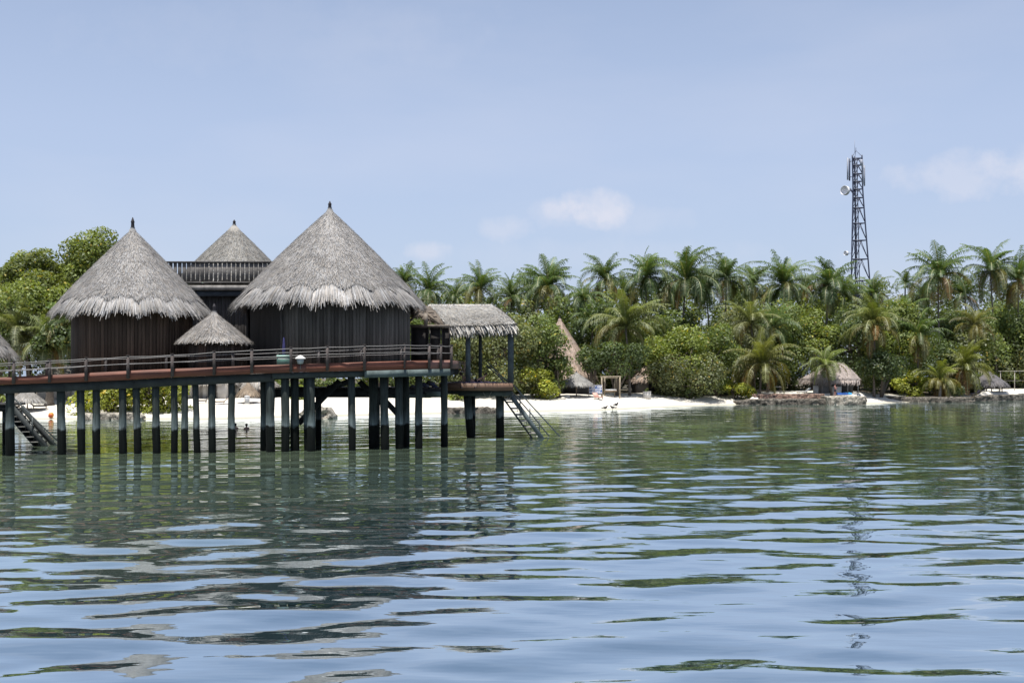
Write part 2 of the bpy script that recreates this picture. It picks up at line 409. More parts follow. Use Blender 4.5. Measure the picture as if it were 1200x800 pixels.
cn = N.new('ShaderNodeTexNoise'); cn.inputs['Scale'].default_value = 26; cn.inputs['Detail'].default_value = 6; cn.inputs['Roughness'].default_value = .6; L.new(uv.outputs[0], cn.inputs['Vector'])
total = None
for (px, py, su, sv, k) in ((690, 243, 50, 26, .50), (662, 250, 44, 20, .22), (592, 267, 34, 17, .3), (505, 294, 34, 13, .34), (1150, 206, 110, 32, .36), (1215, 196, 80, 30, .2), (760, 258, 60, 20, .12), (700, 300, 260, 22, .10), (330, 40, 260, 50, .06)):
    du = math_node('DIVIDE', math_node('SUBTRACT', uu, (px - CXP) / F), su / F); dv = math_node('DIVIDE', math_node('SUBTRACT', vv, (YH - py) / F), sv / F)
    d2 = math_node('ADD', math_node('MULTIPLY', du, du), math_node('MULTIPLY', dv, dv))
    dd = math_node('ADD', d2, math_node('MULTIPLY', math_node('SUBTRACT', cn.outputs['Fac'], .5), 3.4))
    mk = math_node('MULTIPLY', math_node('MAXIMUM', math_node('SUBTRACT', 1.0, dd), 0.0), k)
    mk = math_node('MINIMUM', mk, k)
    total = mk if total is None else math_node('ADD', total, mk)
# high thin cloud all round the dome
n2 = N.new('ShaderNodeTexNoise'); n2.inputs['Scale'].default_value = 2.2; n2.inputs['Detail'].default_value = 6
mp = N.new('ShaderNodeMapping'); mp.inputs['Scale'].default_value = (1, 1, 3.5); L.new(tc.outputs['Generated'], mp.inputs[0]); L.new(mp.outputs[0], n2.inputs['Vector'])
mr = N.new('ShaderNodeMapRange'); mr.inputs[1].default_value = .50; mr.inputs[2].default_value = .85; mr.inputs[3].default_value = 0; mr.inputs[4].default_value = .30; L.new(n2.outputs['Fac'], mr.inputs[0])
total = math_node('ADD', total, mr.outputs[0]); total = math_node('MINIMUM', total, .85)
veil = N.new('ShaderNodeMix'); veil.data_type = 'RGBA'; veil.inputs[0].default_value = .6; veil.inputs[7].default_value = (4.85, 5.62, 7.6, 1)
L.new(sky.outputs[0], veil.inputs[6])
vf = N.new('ShaderNodeMapRange'); vf.inputs[1].default_value = .20; vf.inputs[2].default_value = .62; vf.inputs[3].default_value = .62; vf.inputs[4].default_value = .0; L.new(sep.outputs['Z'], vf.inputs[0]); L.new(vf.outputs[0], veil.inputs[0])
mx = N.new('ShaderNodeMix'); mx.data_type = 'RGBA'; L.new(total, mx.inputs[0]); L.new(veil.outputs[2], mx.inputs[6]); mx.inputs[7].default_value = (6.5, 6.5, 7.2, 1)
L.new(mx.outputs[2], bg.inputs[0]); L.new(bg.outputs[0], out.inputs[0])

cam = bpy.data.cameras.new('camera'); co = bpy.data.objects.new('camera', cam); COL.objects.link(co); scene.camera = co
co.location = (0, 0, H); co.rotation_euler = (R(90), 0, 0)
cam.sensor_width = 36; cam.lens = 36 * F / 1200; cam.shift_y = (YH - 400) / 1200; cam.clip_start = .5; cam.clip_end = 6000
vs = scene.view_settings; vs.view_transform = 'Standard'; vs.look = 'None'; vs.exposure = .5; vs.gamma = 1; vs.use_curve_mapping = False
scene.cycles.use_adaptive_sampling = True
scene.cycles.max_bounces = 6; scene.cycles.diffuse_bounces = 3; scene.cycles.glossy_bounces = 3; scene.cycles.transmission_bounces = 3
scene.cycles.caustics_reflective = False; scene.cycles.caustics_refractive = False

# ------------------------------------------------------------------ water
def make_water():
    xs = np.concatenate([[-3000, -900, -300, -150], np.arange(-100, 125, .42), [170, 320, 900, 3000]])
    ys = np.concatenate([[-600, -150, -40, 0, 6], np.arange(9, 62, .15), np.arange(62, 200, .42), [215, 260, 400, 900, 3500]])
    X, Y = np.meshgrid(xs, ys)
    Z = np.zeros_like(X)
    rg = np.random.default_rng(5)
    for i in range(64):
        lam = .75 * (5.5 / .75) ** rg.random() if i < 58 else rg.uniform(9, 16)
        th = math.pi / 2 + R(11) + rg.normal(0, .42 if lam < 1.8 else .30)
        k = 2 * math.pi / lam
        slope = rg.uniform(.5, 1.2) * (.0140 if lam < 1.3 else .0100 if lam < 9 else .004)
        ph = rg.uniform(0, 6.28)
        # let the phase wander so crests do not run straight
        ph2 = .9 * np.sin(X * rg.uniform(.05, .16) + rg.uniform(0, 6)) + .8 * np.sin(Y * rg.uniform(.03, .1) + X * rg.uniform(-.06, .06) + rg.uniform(0, 6))
        Z += slope / k * np.sin(k * (math.cos(th) * X + math.sin(th) * Y) + ph + ph2)
    env = .75 + .35 * np.sin(X * .05 + Y * .037 + 1) * np.sin(Y * .06 - X * .02)
    fade = np.clip((Y - 6) / 6, 0, 1) * np.clip((200 - Y) / 20, 0, 1) * np.clip((123 - X) / 15, 0, 1) * np.clip((X + 99) / 15, 0, 1)
    PX = np.where(Y > 5, CXP + F * X / np.maximum(Y, 5), 600)
    S = np.interp(PX, _SP, _SD)
    calm = np.interp(S - Y, [0, 15, 45, 75, 110], [.38, .60, .85, 1.0, .92])
    Z *= env * fade * calm
    shal = np.interp(S - Y, [-5, 1.5, 20, 55, 90], [1, .95, .85, .70, .05])
    mb = MB(); nx = len(xs); ny = len(ys)
    I, J = np.meshgrid(np.arange(nx - 1), np.arange(ny - 1)); a = (J * nx + I).ravel()
    mb.add(np.stack([X, Y, Z], -1).reshape(-1, 3), np.stack([a, a + 1, a + nx + 1, a + nx], 1), np.repeat(shal.ravel()[:, None], 3, 1))
    m, nt, N, L = new_mat('lagoon_water')
    out = N.new('ShaderNodeOutputMaterial'); p = N.new('ShaderNodeBsdfDiffuse'); gl = N.new('ShaderNodeBsdfGlossy'); lw = N.new('ShaderNodeLayerWeight'); lw.inputs['Blend'].default_value = .5
    at = N.new('ShaderNodeAttribute'); at.attribute_name = 'col'; sp = N.new('ShaderNodeSeparateColor'); L.new(at.outputs['Color'], sp.inputs[0])
    mix = N.new('ShaderNodeMix'); mix.data_type = 'RGBA'; mix.inputs[6].default_value = (.018, .046, .062, 1); mix.inputs[7].default_value = (.27, .36, .24, 1)
    ge = N.new('ShaderNodeNewGeometry')
    pn = N.new('ShaderNodeTexNoise'); pn.inputs['Scale'].default_value = .09; pn.inputs['Detail'].default_value = 4; L.new(ge.outputs['Position'], pn.inputs['Vector'])
    pm = N.new('ShaderNodeMapRange'); pm.inputs[1].default_value = .35; pm.inputs[2].default_value = .65; pm.inputs[3].default_value = .65; pm.inputs[4].default_value = 1.25; L.new(pn.outputs['Fac'], pm.inputs[0])
    mm = N.new('ShaderNodeMath'); mm.operation = 'MULTIPLY'; mm.use_clamp = True; L.new(sp.outputs[0], mm.inputs[0]); L.new(pm.outputs[0], mm.inputs[1])
    L.new(mm.outputs[0], mix.inputs[0]); L.new(mix.outputs[2], p.inputs['Color'])
    gl.inputs['Roughness'].default_value = .02; gl.inputs['Color'].default_value = (.88, .95, 1, 1)
    mp = N.new('ShaderNodeMapping'); mp.inputs['Scale'].default_value = (1.3, 3.6, 1); mp.inputs['Rotation'].default_value = (0, 0, R(-6)); L.new(ge.outputs['Position'], mp.inputs[0])
    n1 = N.new('ShaderNodeTexNoise'); n1.inputs['Scale'].default_value = 1.0; n1.inputs['Detail'].default_value = 1.2; n1.inputs['Roughness'].default_value = .45; L.new(mp.outputs[0], n1.inputs['Vector'])
    b = N.new('ShaderNodeBump'); b.inputs['Strength'].default_value = .17; b.inputs['Distance'].default_value = .03; L.new(n1.outputs['Fac'], b.inputs['Height'])
    for nd in (p, gl, lw): L.new(b.outputs[0], nd.inputs['Normal'])
    pw = N.new('ShaderNodeMath'); pw.operation = 'POWER'; pw.inputs[1].default_value = 2.8; L.new(lw.outputs['Facing'], pw.inputs[0])
    fm = N.new('ShaderNodeMath'); fm.operation = 'MULTIPLY_ADD'; fm.inputs[1].default_value = .46; fm.inputs[2].default_value = .53; fm.use_clamp = True; L.new(pw.outputs[0], fm.inputs[0])
    ms = N.new('ShaderNodeMixShader'); L.new(fm.outputs[0], ms.inputs[0]); L.new(p.outputs[0], ms.inputs[1]); L.new(gl.outputs[0], ms.inputs[2]); L.new(ms.outputs[0], out.inputs[0])
    o = mb.build('water', m, None, True); tag(o, kind='structure')
make_water()

# ------------------------------------------------------------------ island ground
def make_ground():
    us = np.linspace(-520, 1720, 300); ds = np.concatenate([np.arange(-28, 30, .6), np.arange(30, 300, 6)])
    PX, DD = np.meshgrid(us, ds); S = np.interp(PX, _SP, _SD); D = S + DD
    X = (PX - CXP) / F * D
    Z = np.interp(DD, [-30, -6, 0, 8, 16, 40, 120, 260, 300], [-2.2, -.5, 0.02, 1.0, 1.5, 1.8, 2.0, 1.6, -2])
    Z = np.maximum(Z, np.where(DD > 0, terrace(PX, DD), -9))
    nz = .05 * np.sin(X * 1.1 + D * .7) * np.sin(D * .9 - X * .3) + .04 * np.sin(X * 2.7) * np.sin(D * 2.1)
    Z = Z + nz * np.clip(DD / 4, 0, 1)
    bw = np.interp(PX, _BP, _BW)
    veg = np.clip((DD - bw) / 3.0 + .4 * np.sin(X * .8) * np.sin(D * .6 + X * .3), 0, 1)
    mb = MB(); nx = len(us); ny = len(ds)
    I, J = np.meshgrid(np.arange(nx - 1), np.arange(ny - 1)); a = (J * nx + I).ravel()
    wet = np.clip(1 - DD / 1.6, 0, 1)
    mb.add(np.stack([X, D, Z], -1).reshape(-1, 3), np.stack([a, a + 1, a + nx + 1, a + nx], 1), np.stack([veg, wet, veg], -1).reshape(-1, 3))
    m, nt, N, L = new_mat('coral_sand')
    out = N.new('ShaderNodeOutputMaterial'); p = N.new('ShaderNodeBsdfPrincipled'); p.inputs['Roughness'].default_value = .95
    at = N.new('ShaderNodeAttribute'); at.attribute_name = 'col'; sp = N.new('ShaderNodeSeparateColor'); L.new(at.outputs['Color'], sp.inputs[0])
    ge = N.new('ShaderNodeNewGeometry'); n = N.new('ShaderNodeTexNoise'); n.inputs['Scale'].default_value = 1.2; n.inputs['Detail'].default_value = 8; L.new(ge.outputs['Position'], n.inputs['Vector'])
    ad = N.new('ShaderNodeMath'); ad.operation = 'MULTIPLY_ADD'; ad.inputs[1].default_value = 1.0; ad.inputs[2].default_value = -.5; L.new(n.outputs['Fac'], ad.inputs[0])
    a2 = N.new('ShaderNodeMath'); a2.operation = 'ADD'; a2.use_clamp = True; L.new(sp.outputs[0], a2.inputs[0]); L.new(ad.outputs[0], a2.inputs[1])
    rp = N.new('ShaderNodeValToRGB'); rp.color_ramp.elements[0].color = (.66, .62, .55, 1); rp.color_ramp.elements[0].position = .22; rp.color_ramp.elements[1].color = (.10, .085, .06, 1); rp.color_ramp.elements[1].position = .75
    L.new(a2.outputs[0], rp.inputs[0])
    mx = N.new('ShaderNodeMix'); mx.data_type = 'RGBA'; L.new(sp.outputs[1], mx.inputs[0]); L.new(rp.outputs[0], mx.inputs[6]); mx.inputs[7].default_value = (.40, .37, .29, 1)
    n3 = N.new('ShaderNodeTexNoise'); n3.inputs['Scale'].default_value = 3; n3.inputs['Detail'].default_value = 5; L.new(ge.outputs['Position'], n3.inputs['Vector'])
    b = N.new('ShaderNodeBump'); b.inputs['Strength'].default_value = .5; b.inputs['Distance'].default_value = .15; L.new(n3.outputs['Fac'], b.inputs['Height']); L.new(b.outputs[0], p.inputs['Normal'])
    L.new(mx.outputs[2], p.inputs['Base Color']); L.new(p.outputs[0], out.inputs[0])
    tag(mb.build('beach', m, None, True), kind='structure')
make_ground()

# ------------------------------------------------------------------ boardwalk on piles
EDGE = [(-90, 446, 455.5, 61), (0, 442, 450.8, 62), (50, 439.6, 449, 62.8), (100, 437, 447.3, 63.4), (150, 434.3, 445, 63.9), (200, 432, 442, 64.3), (250, 430.3, 440, 64.6),
        (300, 428, 437.6, 64.9), (350, 426.5, 436, 65.3), (400, 425, 434.8, 65.8), (427, 424, 434.4, 66.2), (480, 422.6, 433, 67.2), (529, 421.8, 432, 68.4)]
def edge(px):
    p = [e[0] for e in EDGE]
    return [float(np.interp(px, p, [e[i] for e in EDGE])) for i in (1, 2, 3)]
bw = thing('boardwalk', 'long timber boardwalk with red fascia standing on piles in the lagoon', 'boardwalk', W(300, 432, 66))
deck = MB()
pxs = list(range(-90, 529, 10)) + [529]
def back(px): return edge(px)[2] + 2.6 if px < 60 else 80.0
top = []; 
for px in pxs:
    yt, yb, D = edge(px); a = W(px, yt, D); z = a.z - .02
    Db = back(px); top.append((a.x, D + .06, z)); top.append((a.x * (1 if px >= 60 else Db / D), Db, z))
n = len(pxs); V = np.array(top); V2 = V.copy(); V2[:, 2] -= .14; VV = np.concatenate([V, V2]); f = []; m2 = 2 * n
for i in range(n - 1):
    a = 2 * i
    f += [(a, a + 2, a + 3, a + 1), (m2 + a, m2 + a + 1, m2 + a + 3, m2 + a + 2), (a, m2 + a, m2 + a + 2, a + 2), (a + 1, a + 3, m2 + a + 3, m2 + a + 1)]
f += [(0, 1, m2 + 1, m2), (m2 - 2, 2 * m2 - 2, 2 * m2 - 1, m2 - 1)]
deck.add(VV, np.array(f), (.16, .13, .11)).build('decking', M['wood'], bw)
# red fascia boards, one board between joints
joints = [-90, -35, 16, 58, 101, 150, 202, 251, 295, 341, 349, 358, 383, 427, 473, 503, 529]
for i in range(len(joints) - 1):
    p0, p1 = joints[i], joints[i + 1]
    mb = MB(); g = random.uniform(.8, 1.15)
    c = np.array((.15, .054, .034)) * g
    if p0 in (349,): c = np.array((.12, .05, .04))
    if p0 >= 503: c = np.array((.21, .11, .09))
    k = 3; v = []
    for q in range(k + 1):
        px = p0 + (p1 - p0) * q / k - (.12 if q == k else 0); yt, yb, D = edge(px); D -= .004 * (i % 2)
        for yy, dd in ((yt, 0), (yb, 0), (yb, .05), (yt, .05)):
            w = W(px, yy, D); v.append((w.x, w.y + dd, w.z))
    f = []
    for q in range(k):
        for r_ in range(4):
            s_ = (r_ + 1) % 4; f.append((q * 4 + r_, q * 4 + s_, q * 4 + 4 + s_, q * 4 + 4 + r_))
    mb.add(np.array(v), np.array(f), c); mb.add(np.array(v)[[0, 1, 2, 3, -4, -3, -2, -1]], [[3, 2, 1, 0], [4, 5, 6, 7]], c)
    mb.build('fascia_board', M['fascia'], bw)
# return fascia on the far end
a, b = W(529, 421.8, 68.4), W(529, 432, 68.4)
MB().bar((a.x + .03, 68.45, (a.z + b.z) / 2), (a.x + .03, 80, (a.z + b.z) / 2), .06, a.z - b.z, (.10, .06, .05)).build('fascia_board', M['fascia'], bw)
def beam(p0, p1, dD, h, col, drop=.0, wd=.3, name='beam'):
    mb = MB(); st = np.linspace(p0, p1, max(2, int((p1 - p0) / 40) + 1))
    for i in range(len(st) - 1):
        v = []
        for px in (st[i], st[i + 1]):
            yt, yb, D = edge(px); w = W(px, yb, D)
            v.append((w.x, D + dD, w.z - h / 2 - drop))
        mb.bar(v[0], v[1], wd, h, col)
    return mb.build(name, M['wood'], bw)
beam(-90, 320, .30, .50, (.022, .028, .028))  # shadow strip under the fascia put into this beam's near-black colour
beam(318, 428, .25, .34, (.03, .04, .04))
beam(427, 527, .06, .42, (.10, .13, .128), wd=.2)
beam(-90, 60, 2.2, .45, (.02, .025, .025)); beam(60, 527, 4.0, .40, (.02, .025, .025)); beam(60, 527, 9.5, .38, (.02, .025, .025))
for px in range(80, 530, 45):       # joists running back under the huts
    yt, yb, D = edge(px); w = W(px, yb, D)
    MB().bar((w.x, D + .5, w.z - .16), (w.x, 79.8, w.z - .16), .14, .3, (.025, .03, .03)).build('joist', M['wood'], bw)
# piles: (column at deck, column at water, water row, width in photo pixels)
PILES = [(-62, -62, 536.5, 9.5), (-22, -22, 535.5, 9.5), (11.5, 12, 534.5, 10), (70.5, 72.5, 532.8, 9.2), (94, 95.5, 532.2, 8.8), (112.5, 113, 532, 8.4), (143, 144.2, 531.4, 8.6), (158.5, 161.6, 531.2, 8.4),
         (181.5, 183.6, 530.8, 8.5), (204.3, 204.3, 530.4, 7.8), (216.5, 216.7, 531.2, 7.8), (227.5, 231.2, 532, 7.6), (248, 248.8, 531.4, 8.8), (271, 271.5, 531, 8.4),
         (309.5, 309.7, 528.2, 9.4), (316, 317.2, 530.2, 10.6), (334, 334.5, 529, 9.6), (345, 345.6, 528, 9.8), (360, 361, 527.8, 9), (363.5, 364.6, 529.8, 10), (411, 412.8, 527.6, 8.4),
         (437.5, 438, 525, 11), (449.6, 451, 526.4, 9.6), (467, 468, 525.6, 9.2), (475, 475.5, 523.5, 8.4), (490.5, 490.8, 525.2, 8.4), (520.2, 520.8, 522.8, 8)]
for a_, b_, yw, wpx in PILES:
    D = H * F / (yw - YH); r0 = wpx / F * D / 2
    p0 = W(b_, yw, D); yt, yb, De = edge(min(max(a_, -90), 529)); zt = W(a_, yb, De).z
    x1 = (a_ - CXP) / F * D
    if D > De + .45: pass
    else: D = De + .45; p0 = Vector(((b_ - CXP) / F * D, D, 0)); x1 = (a_ - CXP) / F * D
    dx = (x1 - p0.x)
    k = [-1.6, .4, 1.3, 2.2, 3.2, zt - .02]
    jx = [0, 0] + [random.uniform(-.018, .018) for _ in range(3)] + [0]
    mb = MB(); mb.tube([(p0.x + dx * (z + 1.6) / (zt + 1.6) - dx * 1.6 / (zt + 1.6) + jj, D, z) for z, jj in zip(k, jx)], [r0 * (1 + random.uniform(-.05, .05) + (.06 if z < 1.4 else 0)) for z in k], 12)
    mb.build('pile', M['pile'], bw, True)
# diagonal braces under the main hut
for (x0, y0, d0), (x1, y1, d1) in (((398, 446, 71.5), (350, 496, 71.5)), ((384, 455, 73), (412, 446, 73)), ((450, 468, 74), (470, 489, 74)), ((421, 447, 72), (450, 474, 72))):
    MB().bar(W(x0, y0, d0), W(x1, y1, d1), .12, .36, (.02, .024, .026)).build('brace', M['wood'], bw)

# lower service landing that leads to the sun platform
sl = thing('service_landing', 'low dark timber landing slung under the boardwalk behind the piles', 'landing', W(420, 462, 76))
zt = 3.62
x0, x1 = W(320, 0, 75).x, W(517, 0, 75).x
mb = MB()
for i in range(26): mb.box((x0 + (x1 - x0) * (i + .5) / 26, 77.3, zt - .03), ((x1 - x0) / 26 - .02, 4.6, .06), np.array((.10, .085, .075)) * random.uniform(.7, 1.2))
mb.build('decking', M['wood'], sl)
MB().box(((x0 + x1) / 2, 75.02, zt - .36), (x1 - x0, .14, .58), (.026, .03, .032)).build('beam', M['wood'], sl)
MB().box(((x0 + x1) / 2, 79.5, zt - .30), (x1 - x0, .14, .44), (.024, .028, .03)).build('beam', M['wood'], sl)
MB().box((W(478, 0, 74.6).x, 74.8, zt - .55), (3.1, .12, .26), (.13, .165, .16)).build('bracket_beam', M['wood'], sl)
MB().box((W(511, 0, 74.4).x, 74.7, zt - .42), (1.5, .16, .34), (.16, .20, .19)).build('bracket_beam', M['wood'], sl)
for px in (332, 372, 441, 476): 
    MB().tube([(W(px, 0, 75.2).x, 75.6, -1.5), (W(px, 0, 75.2).x, 75.6, zt - .08)], .2, 10).build('pile', M['pile'], sl, True)
gm = MB()
for i in range(9): gm.ball(W(484 + i * 3.2, 450 + random.uniform(-2, 4), 75.6), .22, .18, .16, 8, np.array(random.choice([(.08, .09, .16), (.16, .17, .2), (.05, .05, .06)])))
tag(gm.build('cloth_bundle', M['cloth'], None), 'dark blue bundle of cloths hung on the landing below the railing end', 'cloth bundle')

# ------------------------------------------------------------------ railings
def railing(name, label, posts, rails, dD, colp=(.075, .062, .058), colr=(.22, .21, .205)):
    base = W(posts[0][0], posts[0][2], edge(posts[0][0])[2] + dD)
    t = thing(name, label, 'railing', base)
    for px, yt, yb, w in posts:
        D = edge(px)[2] + dD; a, b = W(px, yt, D), W(px, yb, D)
        mb = MB().bar(b, a, w, w, np.array(colp) * random.uniform(.8, 1.25), up=(0, 1, 0)); mb.box((a.x, a.y, a.z + .02), (w * 1.25, w * 1.25, .04), np.array(colp) * .8)
        mb.build('post', M['wood'], t)
    for off, r_ in rails:
        pts = []
        for i in range(len(posts) - 1):
            a, b = posts[i], posts[i + 1]
            for q in (0, .5) if i < len(posts) - 2 else (0, .5, 1):
                px = a[0] + (b[0] - a[0]) * q; y = a[1] + (b[1] - a[1]) * q + off + (.7 if q == .5 else 0) * random.uniform(.2, 1)
                pts.append(W(px, y, edge(px)[2] + dD - .055))
        MB().tube(pts, r_, 6, colr).build('rail', M['metal'], t, True)
    return t
FP = [(-85, 428, 455, .15), (-35, 426.4, 451, .15), (16, 424, 449.5, .15), (58, 421.6, 448, .13), (101, 419.4, 446.5, .15), (150, 416.8, 443.5, .15), (202, 415, 441.5, .16), (251, 411.6, 439.5, .15), (295, 409.4, 437.2, .15), (341, 407.2, 436, .15),
      (383.5, 405.6, 434.4, .15), (427, 404.4, 434.4, .15), (474, 403.2, 431.5, .11), (503, 403.6, 432, .16), (516.5, 404, 432, .16), (529, 404.4, 432, .16)]
railing('railing', 'post and rail balustrade along the front edge of the boardwalk', FP, [(1.2, .023), (9.3, .021)], -.09)
BP = [(-60, 431, 447, .12), (-5, 428, 444, .12), (55, 424.5, 440.5, .15), (124, 420, 436.5, .12), (195, 417, 433.5, .12), (273, 414, 430, .16), (325, 412.5, 428.5, .12), (373.5, 410.5, 427, .13), (423, 408.5, 425.5, .13), (470, 407, 424, .12), (513, 406.5, 423, .12)]
railing('railing', 'second lower balustrade behind the front rail, beside the huts', BP, [(.9, .02), (7.6, .018)], 1.15, (.075, .065, .062))

# ------------------------------------------------------------------ huts on the deck
def hut(name, label, px, Dc, ze, za, Re, Rw, zfloor, bundles, tint, opening=None, wall=(.080, .056, .041), finial=.6):
    c = W(px, YH, Dc); t = thing(name, label, 'hut', (c.x, Dc, zfloor))
    thatch_cone(t, c.x, Dc, ze, za, Re, tint, bundles=bundles, finial=finial, dens=230, fl=.78 if bundles else .4)
    mb = MB(); zt = ze + (za - ze) * (1 - Rw / Re) - .3
    if opening:
        a0, a1 = opening
        board_ring(mb, c.x, Dc, Rw, zfloor - .15, zt, a1, a0 + 2 * math.pi, wall)
        mb2 = MB(); board_ring(mb2, c.x, Dc, Rw - 1.3, zfloor - .15, zt, a0 - .35, a1 + .35, np.array(wall) * .25); mb2.build('inner_wall', M['boards'], t)  # shade of the recess put into the inner wall's darker colour
    else: board_ring(mb, c.x, Dc, Rw, zfloor - .15, zt, 0, 2 * math.pi, wall)
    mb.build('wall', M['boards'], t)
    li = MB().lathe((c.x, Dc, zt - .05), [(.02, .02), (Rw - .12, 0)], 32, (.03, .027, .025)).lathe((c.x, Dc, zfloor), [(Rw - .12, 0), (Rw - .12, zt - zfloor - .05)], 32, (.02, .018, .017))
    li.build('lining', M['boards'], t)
    # ring beam below the eave
    MB().lathe((c.x, Dc, zt - .32), [(Rw + .015, 0), (Rw + .05, 0), (Rw + .05, .16), (Rw + .015, .16)], 48, np.array(wall) * .8).build('ring_beam', M['wood'], t)
    return t, c
TH = (.345, .332, .32)
h1, c1 = hut('thatched_hut', 'round grey thatched hut with a plain dark wall, standing before the green trees', 155.5, 70.0, 8.35, 13.75, 4.98, 3.62, 4.72, 16, TH, finial=.7)
g1 = math.pi * 1.5
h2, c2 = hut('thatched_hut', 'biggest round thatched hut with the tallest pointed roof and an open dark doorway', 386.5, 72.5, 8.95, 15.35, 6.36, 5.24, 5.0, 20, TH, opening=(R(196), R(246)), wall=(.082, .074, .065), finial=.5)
# brown door leaf at the edge of the opening, frame and threshold
def cyl(c, Dc, Rr, deg, z): return Vector((c.x + Rr * math.cos(R(deg)), Dc + Rr * math.sin(R(deg)), z))
a, b = cyl(c2, 72.5, 5.16, 245.6, 0), cyl(c2, 72.5, 4.5, 241, 0)
dr = MB().bar((a.x, a.y, 6.6), (b.x, b.y, 6.6), .06, 3.2, (.075, .040, .028)).build('door', M['boards'], h2)
MB().tube([(a.x - .1, a.y - .1, 6.1), (a.x - .1, a.y - .1, 6.35)], .02, 6, (.3, .28, .2)).build('handle', M['metal'], dr)
for dg in (196.3, 245.9): 
    q = cyl(c2, 72.5, 5.25, dg, 0); MB().box((q.x, q.y, 6.8), (.14, .14, 3.9), (.05, .045, .04), R(dg)).build('door_post', M['wood'], h2)
h3, c3 = hut('thatched_hut', 'far conical thatched hut rising behind the slatted roof terrace', 274.5, 86, 11.4, 16.05, 4.55, 3.3, 5.0, 0, (.31, .30, .28), finial=.4)
cp = MB().lathe((c3.x, 86, 14.35), [(1.72, -.12), (1.42, .2), (.5, 1.25), (.1, 1.72)], 24, (.33, .31, .28)).build('ridge_cap', M['thatch'], [o for o in h3.children if o.name.startswith('roof')][0])
k1, ck = hut('thatched_kiosk', 'small round kiosk with a low thatched cap beside the boardwalk rail', 251, 67.3, 6.55, 8.35, 2.18, 1.5, 4.9, 0, (.33, .31, .29), wall=(.050, .038, .033), finial=.5)
# a lighter plank door in the kiosk
mb = MB(); board_ring(mb, ck.x, 67.3, 1.53, 4.95, 6.75, R(248), R(268), (.085, .055, .042), .16); mb.build('door', M['boards'], k1)
h5, c5 = hut('thatched_hut', 'shaggy thatched hut cut off by the picture edge above the walkway', -54, 65.5, 5.75, 9.6, 3.45, 2.2, 4.3, 12, (.34, .325, .31), wall=(.04, .036, .033), finial=.4)
MB().tube([W(11, 414, 64.6), W(11, 446, 64.6)], .07, 8, (.05, .045, .04)).build('eave_post', M['wood'], h5)

# two-storey core with the slatted roof terrace
tw = thing('terrace_block', 'dark two storey timber block carrying a slatted roof terrace between the huts', 'building', W(262, 432, 80))
xa, xb = W(182, 0, 78).x, W(350, 0, 78).x
mb = MB()
nb = 44
for i in range(nb):
    x = xa + (xb - xa) * (i + .5) / nb
    mb.box((x, 78.4 + .02 * (i % 2), 7.6), ((xb - xa) / nb - .02, .08, 5.6), np.array((.04, .036, .034)) * random.uniform(.75, 1.3))
mb.box((xa + .05, 81.2, 7.6), (.1, 5.6, 5.6), (.035, .032, .03)); mb.box((xb - .05, 81.2, 7.6), (.1, 5.6, 5.6), (.035, .032, .03)); mb.box(((xa + xb) / 2, 84, 7.6), (xb - xa, .1, 5.6), (.035, .032, .03))
mb.build('wall', M['boards'], tw)
MB().box(((xa + xb) / 2, 78.2, 10.18), (xb - xa + .3, .34, .36), (.035, .045, .06)).build('lintel_beam', M['wood'], tw)
MB().box(((xa + xb) / 2, 78.0, 10.58), (xb - xa + .8, .5, .34), (.20, .19, .18)).build('terrace_edge', M['wood'], tw)
MB().box(((xa + xb) / 2, 81.2, 10.66), (xb - xa + .6, 5.7, .12), (.12, .11, .10)).build('terrace_floor', M['wood'], tw)
bal = MB().box(((xa + xb) / 2, 77.95, 12.38), (xb - xa + .8, .20, .12), (.05, .048, .047)); bal.box(((xa + xb) / 2, 77.97, 10.95), (xb - xa + .8, .12, .14), (.06, .056, .053))
bo = bal.build('balustrade', M['wood'], tw)
ns_ = 32; sm = MB()
for i in range(ns_):
    x = xa + (xb - xa) * (i + .5) / ns_
    sm.box((x, 77.96, 11.66), (.245 + random.uniform(-.02, .02), .07, 1.36), np.array((.12, .112, .106)) * random.uniform(.75, 1.3))
sm.build('balustrade_slats', M['wood'], bo)

# ------------------------------------------------------------------ open pavilion over the sun platform
pv = thing('pavilion', 'open sided pavilion with a grey hipped thatch roof beyond the railing end', 'pavilion', W(555, 448, 80))
PT = (.41, .395, .37)
rm = MB()
rl, rr_ = W(503, 357.5, 80.5), W(577, 357.5, 80.5)
bl, br = W(524, 381.5, 76.6), W(604, 379, 76.6)
bl2, br2 = Vector((W(514, 0, 80.5).x, 84.4, bl.z)), Vector((br.x, 84.4, br.z))
thatch_plane(rm, rl, rr_, br, bl, PT, fl=.9, dens=170); thatch_plane(rm, rr_, rl, bl2, br2, PT, dens=40)
thatch_plane(rm, rr_, rr_ + Vector((.05, .05, 0)), br2, br, np.array(PT) * .95)
nR = 500; u = RNG.random(nR)[:, None]
P = np.array(rl) * (1 - u) + np.array(rr_) * u + np.array((0, 0, .06)); dn = np.stack([RNG.normal(0, .4, nR), RNG.choice([-1., 1.], nR), np.full(nR, -.75)], 1); dn /= np.linalg.norm(dn, axis=1)[:, None]
blades(rm, P, dn, np.tile([1., 0, 0], (nR, 1)), np.tile([0, 0, 1.], (nR, 1)), RNG.uniform(.5, .9, nR), RNG.uniform(.04, .08, nR), np.full(nR, .03), straw(nR, PT))
prf = rm.build('roof', M['thatch'], pv)
for px, py0, py1, D, w in ((548.5, 384, 449.5, 77.6, .34), (598.3, 378, 450, 77.6, .40)):
    MB().bar(W(px, py1, D), W(px, py0, D), w, w, (.085, .105, .115), up=(0, 1, 0)).build('post', M['wood'], pv)
